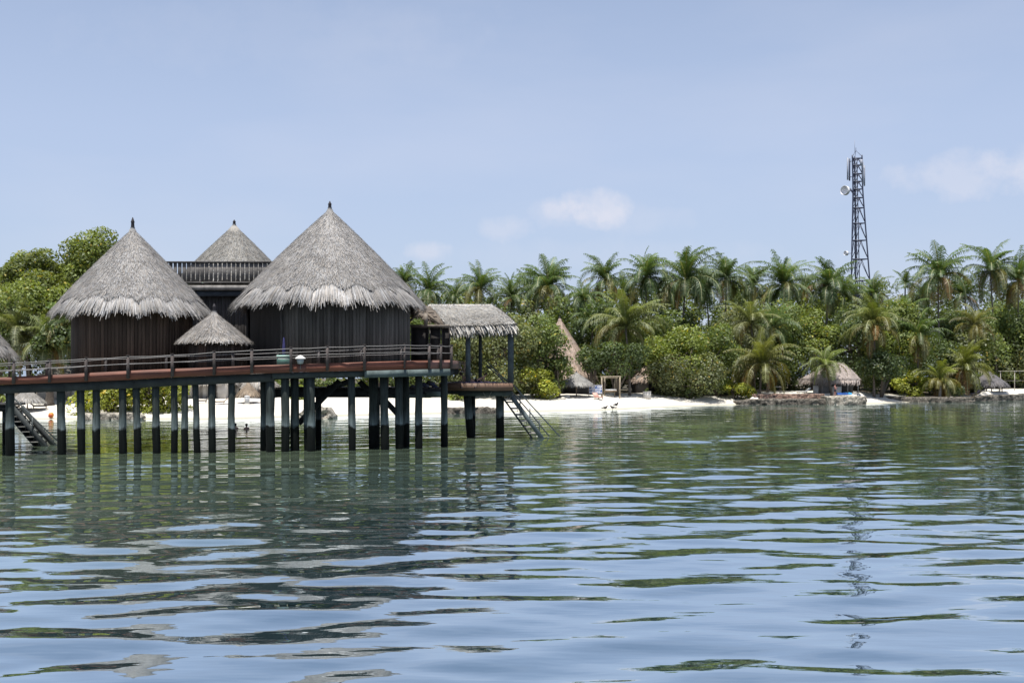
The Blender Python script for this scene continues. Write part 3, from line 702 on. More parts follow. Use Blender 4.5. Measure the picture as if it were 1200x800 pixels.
for px in (560, 600):
    MB().bar((W(px, 0, 77.6).x, 83.4, 3.9), (W(px, 0, 77.6).x, 83.4, bl.z - .1), .26, .26, (.08, .095, .10), up=(0, 1, 0)).build('post', M['wood'], pv)
MB().bar((bl.x + .3, 77.6, bl.z - .02), (br.x - .4, 77.6, bl.z - .02), .2, .24, (.10, .10, .095)).build('eave_beam', M['wood'], pv)
# open gable: rafters, king post, tie beam of pale timber
gx = W(508, 0, 76).x
def rafter(p, q, w=.14, c=(.22, .18, .14)): MB().bar(p, q, w, w * 1.2, c).build('rafter', M['wood'], pv)
Dg = 75.4
rafter(W(480, 376.5, Dg), W(494, 362, Dg)); rafter(W(494, 362, Dg), W(520, 384, Dg + .2)); rafter(W(480, 371, Dg + .8), W(512, 371, Dg + .8), .10); rafter(W(484, 366, Dg + 1.6), W(508, 366, Dg + 1.6), .10)
MB().bar(W(499, 366, Dg), W(499, 381, Dg), .24, .2, (.28, .24, .20), up=(0, 1, 0)).build('king_post', M['wood'], pv)
MB().bar(W(478, 381.8, Dg), W(527, 381.8, Dg), .16, .16, (.20, .17, .14)).build('tie_beam', M['wood'], pv)
gsl = MB(); thatch_plane(gsl, W(478, 361, 80.5), W(503, 357.8, 80.5), W(520, 379, Dg + .5), W(478, 379, Dg + .5) + Vector((0, 0, .9)), (.20, .17, .14), dens=20, fl=.4); gsl.build('gable_roof', M['thatch'], pv)
for i, (p0, p1) in enumerate(((481.5, 502.5), (503.2, 516.5), (517.2, 527.5))):
    a, b = W(p0, 383, Dg + .3), W(p1, 424, Dg + .3)
    fr = MB().box(((a.x + b.x) / 2, Dg + .34, (a.z + b.z) / 2), (b.x - a.x, .06, a.z - b.z), (.022, .019, .018)).build('screen_panel', M['boards'], pv)
    q = MB()
    q.box((a.x + .04, Dg + .28, (a.z + b.z) / 2), (.08, .1, a.z - b.z), (.05, .045, .042)); q.box((b.x - .04, Dg + .28, (a.z + b.z) / 2), (.08, .1, a.z - b.z), (.05, .045, .042)); q.box(((a.x + b.x) / 2, Dg + .28, a.z - .05), (b.x - a.x - .17, .1, .1), (.05, .045, .042))
    q.build('frame', M['wood'], fr)

# sun platform
sp = thing('sun_platform', 'brown edged timber sun platform on three piles under the pavilion roof', 'platform', W(558, 450, 79))
xa, xb, zp = W(514.5, 0, 77).x, W(601.5, 0, 77).x, W(0, 448.5, 77).z
mb = MB(); nb = 30
for i in range(nb): mb.box((xa + (xb - xa) * (i + .5) / nb, 80.6, zp - .04), ((xb - xa) / nb - .015, 7, .07), np.array((.15, .11, .085)) * random.uniform(.75, 1.25))
mb.build('decking', M['wood'], sp)
MB().box(((xa + xb) / 2, 77.05, zp - .29), (xb - xa, .09, .50), (.17, .105, .072)).build('fascia_board', M['fascia'], sp)
for px in (541, 557): MB().box((W(px, 0, 77).x, 76.99, zp - .30), (.16, .04, .16), (.05, .03, .025)).build('bolt_plate', M['metal'], sp)
MB().box((xa + .05, 80.6, zp - .29), (.09, 6.9, .5), (.12, .075, .055)).build('fascia_board', M['fascia'], sp); MB().box((xb - .05, 80.6, zp - .29), (.09, 6.9, .5), (.12, .075, .055)).build('fascia_board', M['fascia'], sp)
MB().box(((xa + xb) / 2 + .6, 77.9, zp - .74), (xb - xa - 1.4, .3, .38), (.055, .07, .07)).build('beam', M['wood'], sp)
MB().box(((xa + xb) / 2, 83.2, zp - .74), (xb - xa - .4, .3, .38), (.04, .05, .05)).build('beam', M['wood'], sp)
for a_, b_, w in ((547, 551.8, 9.6), (585.8, 586, 9.8)):
    D = 78.6; x0_, x1_ = (b_ - CXP) / F * D, (a_ - CXP) / F * D; r0 = w / F * D / 2
    MB().tube([(x0_ - (x1_ - x0_) * .4, D, -1.4), (x0_, D, 0), (x0_ + (x1_ - x0_) * .5, D, 1.6), (x1_, D, zp - .56)], [r0 * 1.05, r0, r0 * .97, r0 * .95], 12).build('pile', M['pile'], sp, True)
for px in (550.5, 586): MB().tube([(W(px, 0, 78.6).x, 83.2, -1.4), (W(px, 0, 78.6).x, 83.2, zp - .56)], .26, 10).build('pile', M['pile'], sp, True)
# hanging rope loop
pts = [W(566 + 10 * q, 459 + 6 * math.sin(math.pi * q), 77.2) for q in np.linspace(0, 1, 9)]
MB().tube(pts, .02, 5, (.25, .24, .22)).build('mooring_rope', M['cloth'], sp)

# stairs into the water
def staircase(label, p_top, p_bot, D, width, nt_, col, tcol, rails, zoff=0):
    """p_top, p_bot: photo pixels of the near stringer's ends at distance D; rails: list of point lists."""
    t = thing('staircase', label, 'stairs', W(p_bot[0], p_bot[1], D))
    a, b = W(*p_top, D), W(*p_bot, D); dv = (b - a).normalized(); b2 = b + dv * 1.3
    of = Vector((.24, 0, .10))
    MB().bar(a + Vector((-.26, width * .5, -.16)), b2 + Vector((-.26, width * .5, -.16)), width * .9, .10, np.array(col) * .35).build('underside_board', M['wood'], t)
    for dd in (.02, width): MB().bar(a + of + Vector((0, dd, 0)), b2 + of + Vector((0, dd, 0)), .09, .30, col).build('stringer', M['wood'], t)
    for i in range(nt_):
        q = a.lerp(b, (i + .6) / nt_); MB().box((q.x - .12, D + width / 2 - .05, q.z + .02), (.46, width + .1, .07), tcol).box((q.x + .09, D + width / 2 - .02, q.z - .12), (.03, width, .2), np.array(col) * .5).build('tread', M['wood'], t)
    for y, posts, line in rails:
        pts = [W(px, py, D + y) for px, py in line]
        MB().tube(pts, .045, 7, (.085, .10, .105)).build('handrail', M['metal'], t, True)
        for (px, py0, py1) in posts: MB().tube([W(px, py1, D + y), W(px, py0, D + y)], .04, 7, (.075, .09, .095)).build('post', M['metal'], t, True)
    return t
staircase('steep timber steps going down from the sun platform into the lagoon', (591, 460), (628, 511), 78.2, 1.35, 7, (.10, .125, .13), (.30, .29, .26),
          [(-.04, [(609.5, 459, 489), (598, 448, 468)], [(571, 424), (588, 441.5), (601, 450), (620, 472), (656, 511)]), (1.4, [(621, 478, 494), (632, 492, 508)], [(570, 428), (585, 441), (597, 456), (622, 484), (643.5, 511)])])
MB_ = staircase('dark timber steps down to the water beside the boardwalk, before the straw parasol', (10, 479), (50, 526.5), 70, 1.3, 8, (.035, .042, .045), (.17, .17, .16),
          [(-.04, [(38, 489, 509), (15, 464, 484)], [(0, 452), (16, 466), (44, 494), (69, 518)]), (1.3, [(29, 487, 501), (62, 517, 526)], [(2, 458), (18, 476), (40, 500), (65, 526)])])
# landing the left steps start from
ld = thing('step_landing', 'small dark timber landing at the head of the steps beside the boardwalk', 'landing', W(-12, 480, 71))
xa, xb = W(-60, 0, 70).x, W(12, 0, 70).x; zl = W(0, 474, 70).z
MB().box(((xa + xb) / 2, 71, zl), (xb - xa, 2.4, .14), (.05, .05, .05)).build('decking', M['wood'], ld)
MB().box(((xa + xb) / 2, 69.9, zl - .25), (xb - xa, .12, .36), (.03, .034, .036)).build('beam', M['wood'], ld)
for px in (-50, 3): MB().tube([(W(px, 0, 71).x, 71.4, -1.3), (W(px, 0, 71).x, 71.4, zl - .07)], .19, 10).build('pile', M['pile'], ld, True)

# ------------------------------------------------------------------ things on the deck
bn = thing('cool_box', 'pale green cool box behind the rail in front of the doorway', 'cool box', W(332, 427, 65.9))
q = W(332, 427.3, 65.9); zb = q.z
MB().box((q.x, 66.2, zb + .22), (.78, .5, .44), (.10, .20, .17), bev=.04).build('body', M['plastic'], bn)
MB().box((q.x, 66.2, zb + .51), (.84, .56, .13), (.34, .55, .48), bev=.04).build('lid', M['plastic'], bn)
MB().tube([(q.x - .3, 65.9, zb + .3), (q.x - .3, 65.86, zb + .36), (q.x + .3, 65.86, zb + .36), (q.x + .3, 65.9, zb + .3)], .02, 6, (.5, .5, .48)).build('handle', M['plastic'], bn)
tag(MB().tube([(W(332, 0, 66.6).x, 66.75, zb), (W(332, 0, 66.6).x, 66.75, zb + .9), (W(332, 0, 66.6).x, 66.75, zb + 1.65)], [.09, .11, .04], 10, (.03, .03, .10)).build('folded_parasol', M['cloth'], None), 'folded dark blue parasol upright behind the cool box', 'parasol')
lp = thing('deck_lamp', 'round lantern with a white conical cap hanging on the front rail', 'lamp', W(352, 427, 65.1))
q = W(352, 420, 65.1)
MB().lathe((q.x, 65.1, q.z), [(.02, -.33), (.16, -.30), (.21, -.12), (.21, .02), (.02, .03)], 16, (.34, .38, .40)).build('globe', M['plastic'], lp, True)
MB().lathe((q.x, 65.1, q.z), [(.31, -.01), (.29, .05), (.10, .17), (.02, .20)], 16, (.72, .71, .68)).build('cap', M['plastic'], lp, True)
MB().tube([(q.x, 65.12, q.z - .32), (q.x, 65.12, q.z - .62)], .03, 6, (.06, .05, .05)).build('stem', M['metal'], lp)

# ------------------------------------------------------------------ people
def skin_mat(col):
    m, nt, N, L = new_mat('skin_tone')
    out = N.new('ShaderNodeOutputMaterial'); q = N.new('ShaderNodeBsdfPrincipled'); no = N.new('ShaderNodeTexNoise'); no.inputs['Scale'].default_value = 9
    mx = N.new('ShaderNodeMix'); mx.data_type = 'RGBA'; mx.inputs[6].default_value = (*[c * .88 for c in col], 1); mx.inputs[7].default_value = (*[min(1, c * 1.1) for c in col], 1)
    L.new(no.outputs['Fac'], mx.inputs[0]); L.new(mx.outputs[2], q.inputs['Base Color']); q.inputs['Roughness'].default_value = .5; L.new(q.outputs[0], out.inputs[0])
    return m
def body(name, joints, edges, parent, col=(.45, .27, .19), sub=1):
    me = bpy.data.meshes.new(name); o_ = np.array(ORG[parent.name])
    me.from_pydata([tuple(np.array(j[:3]) - o_) for j in joints], edges, [])
    o = bpy.data.objects.new(name, me); COL.objects.link(o); o.parent = parent; ORG[o.name] = ORG[parent.name]
    md = o.modifiers.new('Skin', 'SKIN'); md.use_smooth_shade = True; md.branch_smoothing = .6
    for i, j in enumerate(joints):
        me.skin_vertices[0].data[i].radius = (j[3] * 1.12, (j[4] if len(j) > 4 else j[3]) * 1.12)
    for d in me.skin_vertices[0].data: d.use_root = False
    me.skin_vertices[0].data[0].use_root = True
    s = o.modifiers.new('Subdivision', 'SUBSURF'); s.levels = s.render_levels = sub
    ca = me.color_attributes.new('col', 'FLOAT_COLOR', 'POINT'); ca.data.foreach_set('color', np.tile(np.array((*col, 1)), (len(joints), 1)).astype(np.float32).ravel())
    me.materials.append(skin_mat(col))
    return o
def person(label, base, J, skin=(.42, .25, .17), hair=(.015, .012, .01), clothes=(), rz=0, group=None):
    """J: named joints in metres about the base, x = facing. clothes: (name, colour, [(joint a, joint b, r_a, r_b)])."""
    t = thing('person', label, 'person', base, group)
    ca, sa = math.cos(rz), math.sin(rz); bx = Vector(base)
    P = {k: bx + Vector((v[0] * ca - v[1] * sa, v[0] * sa + v[1] * ca, v[2])) for k, v in J.items()}
    names = []; joints = []; edges = []
    def add(k, p, r, par=None, r2=None):
        joints.append((p.x, p.y, p.z, r, r2 or r)); names.append(k)
        if par is not None: edges.append((names.index(par), len(joints) - 1))
    add('pelvis', P['pelvis'], .125, None, .115); add('waist', P['pelvis'].lerp(P['chest'], .45), .105, 'pelvis', .10); add('chest', P['chest'], .135, 'waist', .12)
    add('neck', P['neck'], .055, 'chest')
    hd = P['head']; up = (hd - P['neck']).normalized()
    add('jaw', P['neck'].lerp(hd, .55), .07, 'neck'); add('head', hd, .095, 'jaw'); add('top', hd + up * .085, .072, 'head')
    for s in 'lr':
        add('sh' + s, P['sh' + s], .058, 'chest'); add('el' + s, P['el' + s], .042, 'sh' + s); add('wr' + s, P['wr' + s], .028, 'el' + s)
        d = (P['wr' + s] - P['el' + s]).normalized(); sd = d.cross(Vector((0, 0, 1))); sd = sd.normalized() if sd.length > .1 else Vector((0, 1, 0))
        add('pa' + s, P['wr' + s] + d * .06, .032, 'wr' + s, .02)
        for k in range(4):
            f0 = P['wr' + s] + d * .095 + sd * (.026 * (k - 1.5)); L_ = (.07, .08, .078, .06)[k]
            add(f'f{s}{k}', f0, .010, 'pa' + s); add(f'g{s}{k}', f0 + d * L_ * .55 + Vector((0, 0, -.012)), .009, f'f{s}{k}'); add(f'h{s}{k}', f0 + d * L_ + Vector((0, 0, -.03)), .007, f'g{s}{k}')
        th = P['wr' + s] + d * .04 + sd * .045; add('t' + s, th, .011, 'pa' + s); add('u' + s, th + d * .045 + sd * .01, .009, 't' + s)
        add('hp' + s, P['hp' + s], .10, 'pelvis'); add('kn' + s, P['kn' + s], .06, 'hp' + s); add('ca' + s, P['kn' + s].lerp(P['an' + s], .35), .058, 'kn' + s); add('an' + s, P['an' + s], .038, 'ca' + s)
        add('to' + s, P['to' + s], .032, 'an' + s)
    body('body', joints, edges, t, skin)
    # face: nose, eyes, ears
    fx = P['face'] - hd; fx = fx.normalized(); sy = fx.cross(up).normalized()
    m = MB()
    for s in (-1, 1): m.ball(tuple(hd + fx * .088 + sy * .034 * s + up * .012), .012, n=8, col=(.03, .02, .015))
    m.build('eyes', M['skin'], t)
    m = MB(); m.ball(tuple(hd + fx * .105 - up * .02), .018, n=8, col=skin)
    for s in (-1, 1): m.ball(tuple(hd + sy * .098 * s - up * .01), .018, .03, .032, 8, skin)
    m.build('nose_and_ears', M['skin'], t, True)
    MB().ball(tuple(hd + fx * .092 - up * .058), .022, .022, .008, 8, (.30, .09, .08)).build('mouth', M['skin'], t, True)
    hm = MB(); hm.ball(tuple(hd - fx * .026 + up * .03), .108, .108, .105, 14, hair); hm.ball(tuple(hd - fx * .06 - up * .03), .075, .085, .085, 12, hair)
    hm.build('hair', M['cloth'], t, True)
    for nm, c, segs in clothes:
        m = MB()
        for a_, b_, ra, rb in segs:
            pa = P[a_] if isinstance(a_, str) else P[a_[0]].lerp(P[a_[1]], a_[2]); pb = P[b_] if isinstance(b_, str) else P[b_[0]].lerp(P[b_[1]], b_[2])
            m.tube([pa, pa.lerp(pb, .5), pb], [ra, (ra + rb) / 2, rb], 12, c)
        m.build(nm, M['cloth'], t, True)
    return t
STAND = dict(pelvis=(0, 0, .93), chest=(.02, 0, 1.28), neck=(.02, 0, 1.45), head=(.05, 0, 1.60), face=(.2, 0, 1.60), shl=(.0, .18, 1.38), shr=(.0, -.18, 1.38), ell=(.04, .25, 1.10), elr=(.12, -.24, 1.12),
             wrl=(.16, .24, .88), wrr=(.34, -.16, 1.20), hpl=(0, .09, .88), hpr=(0, -.09, .88), knl=(.04, .10, .48), knr=(-.02, -.10, .48), anl=(0, .10, .08), anr=(-.10, -.10, .08), tol=(.15, .11, .03), tor=(.05, -.11, .03))
PRONE = dict(pelvis=(0, 0, .13), chest=(.34, 0, .27), neck=(.48, 0, .42), head=(.58, 0, .55), face=(.75, 0, .55), shl=(.40, .18, .33), shr=(.40, -.18, .33), ell=(.44, .22, .06), elr=(.46, -.22, .06),
             wrl=(.70, .16, .05), wrr=(.72, -.14, .05), hpl=(-.06, .09, .12), hpr=(-.06, -.09, .12), knl=(-.46, .12, .07), knr=(-.46, -.10, .07), anl=(-.84, .14, .06), anr=(-.84, -.11, .06), tol=(-1.0, .15, .04), tor=(-1.0, -.12, .04))
pb = W(0, 448.6, 77.6).z
for nm, lab, px, D, ln, c in (('beach_towel', 'purple towel spread under the nearer sunbather on the platform', 561, 77.75, 2.5, (.10, .09, .22)), ('beach_towel', 'dark lilac towel under the sunbather beside the roof post', 545, 78.9, 1.9, (.13, .10, .18))):
    q = W(px, 448, D); tag(MB().box((q.x, D, pb + .035), (ln, .8, .05), c, bev=.02).build(nm, M['cloth'], None), lab, 'towel')
q = W(560, 448, 77.75)
person('sunbather in dark swim trunks lying propped on elbows, head towards the platform steps', (q.x, 77.75, pb + .06), PRONE, clothes=(('swim_trunks', (.012, .012, .016), [('pelvis', ('pelvis', 'chest', .3), .138, .128), ('hpl', ('hpl', 'knl', .45), .108, .09), ('hpr', ('hpr', 'knr', .45), .108, .09)]),))
q = W(549.5, 448, 78.9)
person('dark haired sunbather propped up on the platform with head towards the boardwalk', (q.x, 78.9, pb + .06), PRONE, rz=math.pi, clothes=(('swimsuit', (.05, .03, .06), [('pelvis', ('pelvis', 'chest', .5), .136, .125)]),))
q = W(978, 466.8, 152.4)
person('sunburnt person in dark shorts standing on the stone quay ledge', (q.x, 152.2, 1.16), STAND, skin=(.50, .23, .18), hair=(.05, .03, .02), rz=R(-35), clothes=(('shorts', (.02, .02, .03), [(('pelvis', 'chest', .12), 'pelvis', .13, .14), ('hpl', ('hpl', 'knl', .6), .11, .095), ('hpr', ('hpr', 'knr', .6), .11, .095)]),))
for px, py, D, lab in ((276, 502, 91, 'head and shoulders of a swimmer in the shallows, half hidden by a pile'), (289, 503, 90.5, 'head and shoulders of a swimmer in open shallows between two piles')):
    q = W(px, py, D); person(lab, (q.x, D, -1.28), STAND, rz=R(120), group=None)
# white marker of surf by the swimmers is part of the water; a beach float and birds lie on the sand
bd = thing('beach_float', 'orange and red inflatable float at the edge of the white sand', 'float', G(62.5, 108.5))
q = G(62.3, 108.9) + Vector((0, 0, .24)); q.y = 108.4
MB().ball((q.x, 108.4, q.z), .27, .24, .29, 14, (.66, .25, .05)).build('body', M['plastic'], bd, True)
MB().tube([(q.x - .15, 108.18, q.z - .14), (q.x + .02, 108.15, q.z + .04), (q.x + .15, 108.18, q.z - .13)], .07, 8, (.5, .05, .03)).build('stripe', M['plastic'], bd, True)
MB().tube([(q.x + .08, 108.4, q.z + .26), (q.x + .21, 108.4, q.z + .08)], .07, 8, (.8, .5, .1)).build('handle', M['plastic'], bd, True)
def bird(label, loc):
    t = thing('bird', label, 'bird', loc, 'dark birds on the wet sand'); x, y, z = loc
    m = MB(); m.ball((x, y, z + .30), .24, .12, .13, 12, (.035, .033, .035)); m.ball((x + .24, y, z + .46), .085, .07, .08, 10, (.03, .028, .03)); m.tube([(x + .15, y, z + .36), (x + .24, y, z + .45)], [.09, .065], 8, (.03, .03, .03))
    m.tube([(x - .2, y, z + .3), (x - .46, y, z + .24)], [.08, .03], 8, (.03, .03, .03)); m.build('body', M['cloth'], t, True)
    MB().tube([(x + .31, y, z + .45), (x + .40, y, z + .43)], [.025, .006], 6, (.08, .07, .05)).build('beak', M['plastic'], t)
    for s in (-1, 1): MB().tube([(x, y + .05 * s, z + .2), (x + .03, y + .05 * s, z)], .012, 5, (.06, .05, .04)).build('leg', M['plastic'], t)
    return t
bq = bird('lowest dark bird, standing at the very edge of the sand', G(709, 131.6))
dup(bq, G(718, 132.6), 'dark bird in the middle of three on the sand near the water', R(160)); dup(bq, G(722, 135.5), 'dark bird farthest up the sand of the three near the water', R(40), 1.15)

# ------------------------------------------------------------------ palms and broadleaf trees
def palm_crown(mb, c, Ln, nf, seed, hue=(.088, .135, .042), old=.2, young=1.0):
    rg = np.random.default_rng(seed); c = np.array(c)
    gap = rg.uniform(0, 6.28); lean = rg.normal(0, .12, 2)
    for k in range(nf):
        q = k / (nf - 1); az = k * 2.39996 + rg.normal(0, .4)
        if .3 < q and abs(((az - gap + 3.14159) % 6.28318) - 3.14159) < .5 and rg.random() < .8: continue
        if rg.random() < .06: continue
        e = R(86) * (1 - q) ** .85 + R(-22) * q + rg.normal(0, .2) + lean[0] * math.cos(az) + lean[1] * math.sin(az); L_ = Ln * rg.uniform(.68, 1.15) * (.80 + .32 * math.sin(math.pi * min(1, q * .9 + .1)))
        droop = R(28) + R(74) * min(1, q * 1.6) + R(45) * rg.random()
        S = 13; pts = [c.copy()]; dirs = []
        for i in range(S):
            s = (i + .5) / S; ee = max(e - droop * s ** 1.35, R(-82)); az += rg.normal(0, .035)
            d = np.array((math.cos(az) * math.cos(ee), math.sin(az) * math.cos(ee), math.sin(ee))); dirs.append(d); pts.append(pts[-1] + d * L_ / S)
        pts = np.array(pts); dirs = np.array(dirs + [dirs[-1]])
        base = np.array(hue) * rg.uniform(.75, 1.3)
        if q > .82 and rg.random() < old: base = np.array((.26, .15, .045)) * rg.uniform(.7, 1.2)
        elif q > .6 and rg.random() < old * 1.6: base = np.array((.19, .17, .04)) * rg.uniform(.8, 1.2)
        elif q < .25: base = base * np.array((1.15, 1.2, .9))
        side = np.array((-math.sin(az), math.cos(az), 0.))
        rc = np.array((.34, .34, .17)) * rg.uniform(.7, 1.2)
        # rachis
        wv = np.linspace(.085, .025, S + 1)[:, None] * Ln / 4.5
        upv = np.cross(dirs, side); upv *= np.sign(upv[:, 2:3] + 1e-6)
        V = np.stack([pts - side * wv, pts + upv * wv * .7, pts + side * wv], 1).reshape(-1, 3); f = []
        for i in range(S):
            for r_ in (0, 1): f.append((i * 3 + r_, i * 3 + r_ + 1, i * 3 + r_ + 4, i * 3 + r_ + 3))
        mb.add(V, np.array(f), rc)
        nl = 34; s = np.linspace(.10, 1, nl) + rg.normal(0, .006, nl); s = np.clip(s, .08, 1)
        fi = s * S; i0 = np.minimum(fi.astype(int), S - 1); fr = (fi - i0)[:, None]
        P = pts[i0] * (1 - fr) + pts[i0 + 1] * fr; D = dirs[i0]
        ll = (.28 + .95 * np.sin(np.pi * np.clip(s * .86 + .1, 0, 1))) * .95 * Ln / 4.5 * rg.uniform(.62, 1.18, nl)
        for sg in (-1, 1):
            hang = rg.uniform(.6, 1.5, nl)[:, None] + .7 * q
            d1 = side * sg * .85 + D * .55 + np.array((0, 0, 1)) * (.18 - .25 * q); d1 /= np.linalg.norm(d1, axis=1)[:, None]
            d2 = d1 + np.array((0, 0, -1.)) * hang * 1.5; d2 /= np.linalg.norm(d2, axis=1)[:, None]
            wl = .033 * Ln / 4.5 * rg.uniform(.8, 1.2, nl)[:, None]
            mid = P + d1 * ll[:, None] * .5; tip = mid + d2 * ll[:, None] * .55
            V = np.stack([P - D * wl, P + D * wl, mid + D * wl * 1.1, mid - D * wl * 1.1, tip], 1).reshape(-1, 3)
            b = np.arange(nl) * 5
            col = np.repeat(base[None, :] * rg.uniform(.8, 1.2, nl)[:, None], 5, 0)
            n0 = mb.n
            mb.add(V, np.stack([b, b + 1, b + 2, b + 3], 1), col)
            mb.Fc.append(np.stack([b + 3, b + 2, b + 4], 1) + n0)
def palm(label, px, py, D, Ln, pxb=None, nf=26, seed=0, hue=(.088, .135, .042), old=.2, tr=.17, tcol=(.17, .145, .12), group='coconut palms on the island', name='palm_tree'):
    pxb = px + random.Random(seed).uniform(-8, 8) if pxb is None else pxb; Ln *= random.Random(seed + 7).uniform(.84, 1.1)
    g = G(pxb, D); top = W(px, py, D); t = thing(name, label, 'palm', g, group); Ln *= 1.1
    pts = []; rad = []
    for i in range(9):
        s = i / 8; b = s ** 1.5
        pts.append((g.x + (top.x - g.x) * b, D + .3 * math.sin(s * 3 + seed), g.z - .15 + (top.z - g.z + .15) * s)); rad.append(tr * (1.5 - .5 * min(1, s * 5)) * (1 - .3 * s))
    MB().tube(pts, rad, 8, tcol).build('trunk', M['bark'], t, True)
    c = MB(); palm_crown(c, top, Ln, nf, seed, hue, old); c.build('crown', M['frond'], t)
    cb = MB(); rg = random.Random(seed)
    for i in range(5): a = rg.uniform(0, 6.28); cb.ball((top.x + .28 * math.cos(a), top.y + .28 * math.sin(a), top.z - .3 - rg.uniform(0, .3)), .13, .13, .16, 8, rg.choice([(.10, .12, .03), (.16, .10, .04), (.13, .13, .04)]))
    cb.build('coconuts', M['plastic'], t, True)
    return t

def crown_mesh(mb, c, rx, ry, rz, n, size, tone, seed, lobes=None, up=.35):
    """Leaf-sized faces spread on many overlapping lobes: uneven outline, gaps, light and dark clumps."""
    rg = np.random.default_rng(seed); c = np.array(c, float)
    Rm = (rx * ry * rz) ** (1 / 3)
    K = lobes or int(np.clip(10 + Rm * 4, 12, 34))
    d = rg.normal(0, 1, (K, 3)); d[:, 2] = d[:, 2] * .8 + .25; d /= np.linalg.norm(d, axis=1)[:, None]
    rad = rg.uniform(.45, .82, K)[:, None]
    LC = d * rad * np.array([rx, ry, rz]); lr = rg.uniform(.22, .42, K) * Rm
    w = lr ** 2; w /= w.sum()
    li = rg.choice(K, n * 2, p=w)
    q = rg.normal(0, 1, (n * 2, 3)); q[:, 2] += .35; q /= np.linalg.norm(q, axis=1)[:, None]
    rr = lr[li] * np.where(rg.random(n * 2) < .75, rg.uniform(.85, 1.18, n * 2), rg.uniform(.3, .9, n * 2))
    P = LC[li] + q * rr[:, None] * np.array([1, 1, .8])
    # drop leaves buried deep in the crown
    keep = np.linalg.norm(P / np.array([rx, ry, rz]), axis=1) > .38
    P, q, li = P[keep][:n], q[keep][:n], li[keep][:n]; m = len(P)
    nrm = q * .7 + rg.normal(0, .45, (m, 3)) + np.array([0, 0, up]); nrm /= np.linalg.norm(nrm, axis=1)[:, None]
    t = np.cross(nrm, rg.normal(0, 1, (m, 3))); t /= np.linalg.norm(t, axis=1)[:, None]; t[:, 2] -= .25; t /= np.linalg.norm(t, axis=1)[:, None]
    s = np.cross(nrm, t); L_ = size * rg.uniform(.6, 1.35, m)[:, None]
    V = np.stack([P - t * L_ * .5, P + s * L_ * .3 + nrm * L_ * .06, P + t * L_ * .55 - nrm * L_ * .08, P - s * L_ * .3 + nrm * L_ * .06], 1).reshape(-1, 3) + c
    lt = rg.uniform(.72, 1.35, K)[li]
    col = np.array(tone)[None, :] * (rg.uniform(.7, 1.3, m) * lt)[:, None]
    yl = (rg.random(m) < .04)[:, None]; col = np.where(yl, col * np.array([[2.0, 1.35, .8]]), col)
    mb.add(V, np.arange(m * 4).reshape(m, 4), np.repeat(col, 4, 0))
    return LC + c
TONE = dict(leafy=(.165, .20, .05), bright=(.22, .27, .062), mid=(.155, .20, .060), dark=(.095, .13, .048), grey=(.17, .19, .085), yellow=(.29, .32, .055))
_seed = [100]
def tree(label, px, D, pyt, hw, hh, tone, cat='tree', name='broadleaf_tree', size=.36, dens=1.0, group=None, stems=3, cov=36):
    s = F / D; rx, rz = hw / s, hh / s; c = W(px, pyt + hh, D); _seed[0] += 1
    g = G(px, D); t = thing(name, label, cat, g, group)
    if tone == 'leafy': dens *= 1.5
    n = int(cov * dens * (rx * rz + rx * rx * .8) / (size / .40) ** 2) * 4
    mb = MB(); LC = crown_mesh(mb, c, rx, rx * .95, rz, n, size, np.array(TONE[tone]) * random.uniform(.9, 1.1), _seed[0]); 
    tb = MB(); rg = random.Random(_seed[0]); c0 = Vector(c)
    for k in range(stems):
        p = Vector(LC[rg.randrange(len(LC))]); b0 = g + Vector((rg.uniform(-.3, .3) * min(1, rx / 3), rg.uniform(-.2, .2), -.1))
        r0 = .05 * rz + .06; md = b0.lerp(p, .5) + Vector((rg.uniform(-.3, .3), rg.uniform(-.3, .3), .2 * rz))
        tb.tube([b0, b0.lerp(md, .5), md, p], [r0, r0 * .8, r0 * .55, r0 * .2], 7, (.12, .10, .08))
        for _ in range(3):
            e = Vector(LC[rg.randrange(len(LC))]); tb.tube([md, md.lerp(e, .55) + Vector((0, 0, .15)), e], [r0 * .45, r0 * .3, r0 * .1], 6, (.11, .095, .075))
    tb.build('trunk', M['bark'], t, True)
    mb.build('crown', M['leaf'], t)
    return t

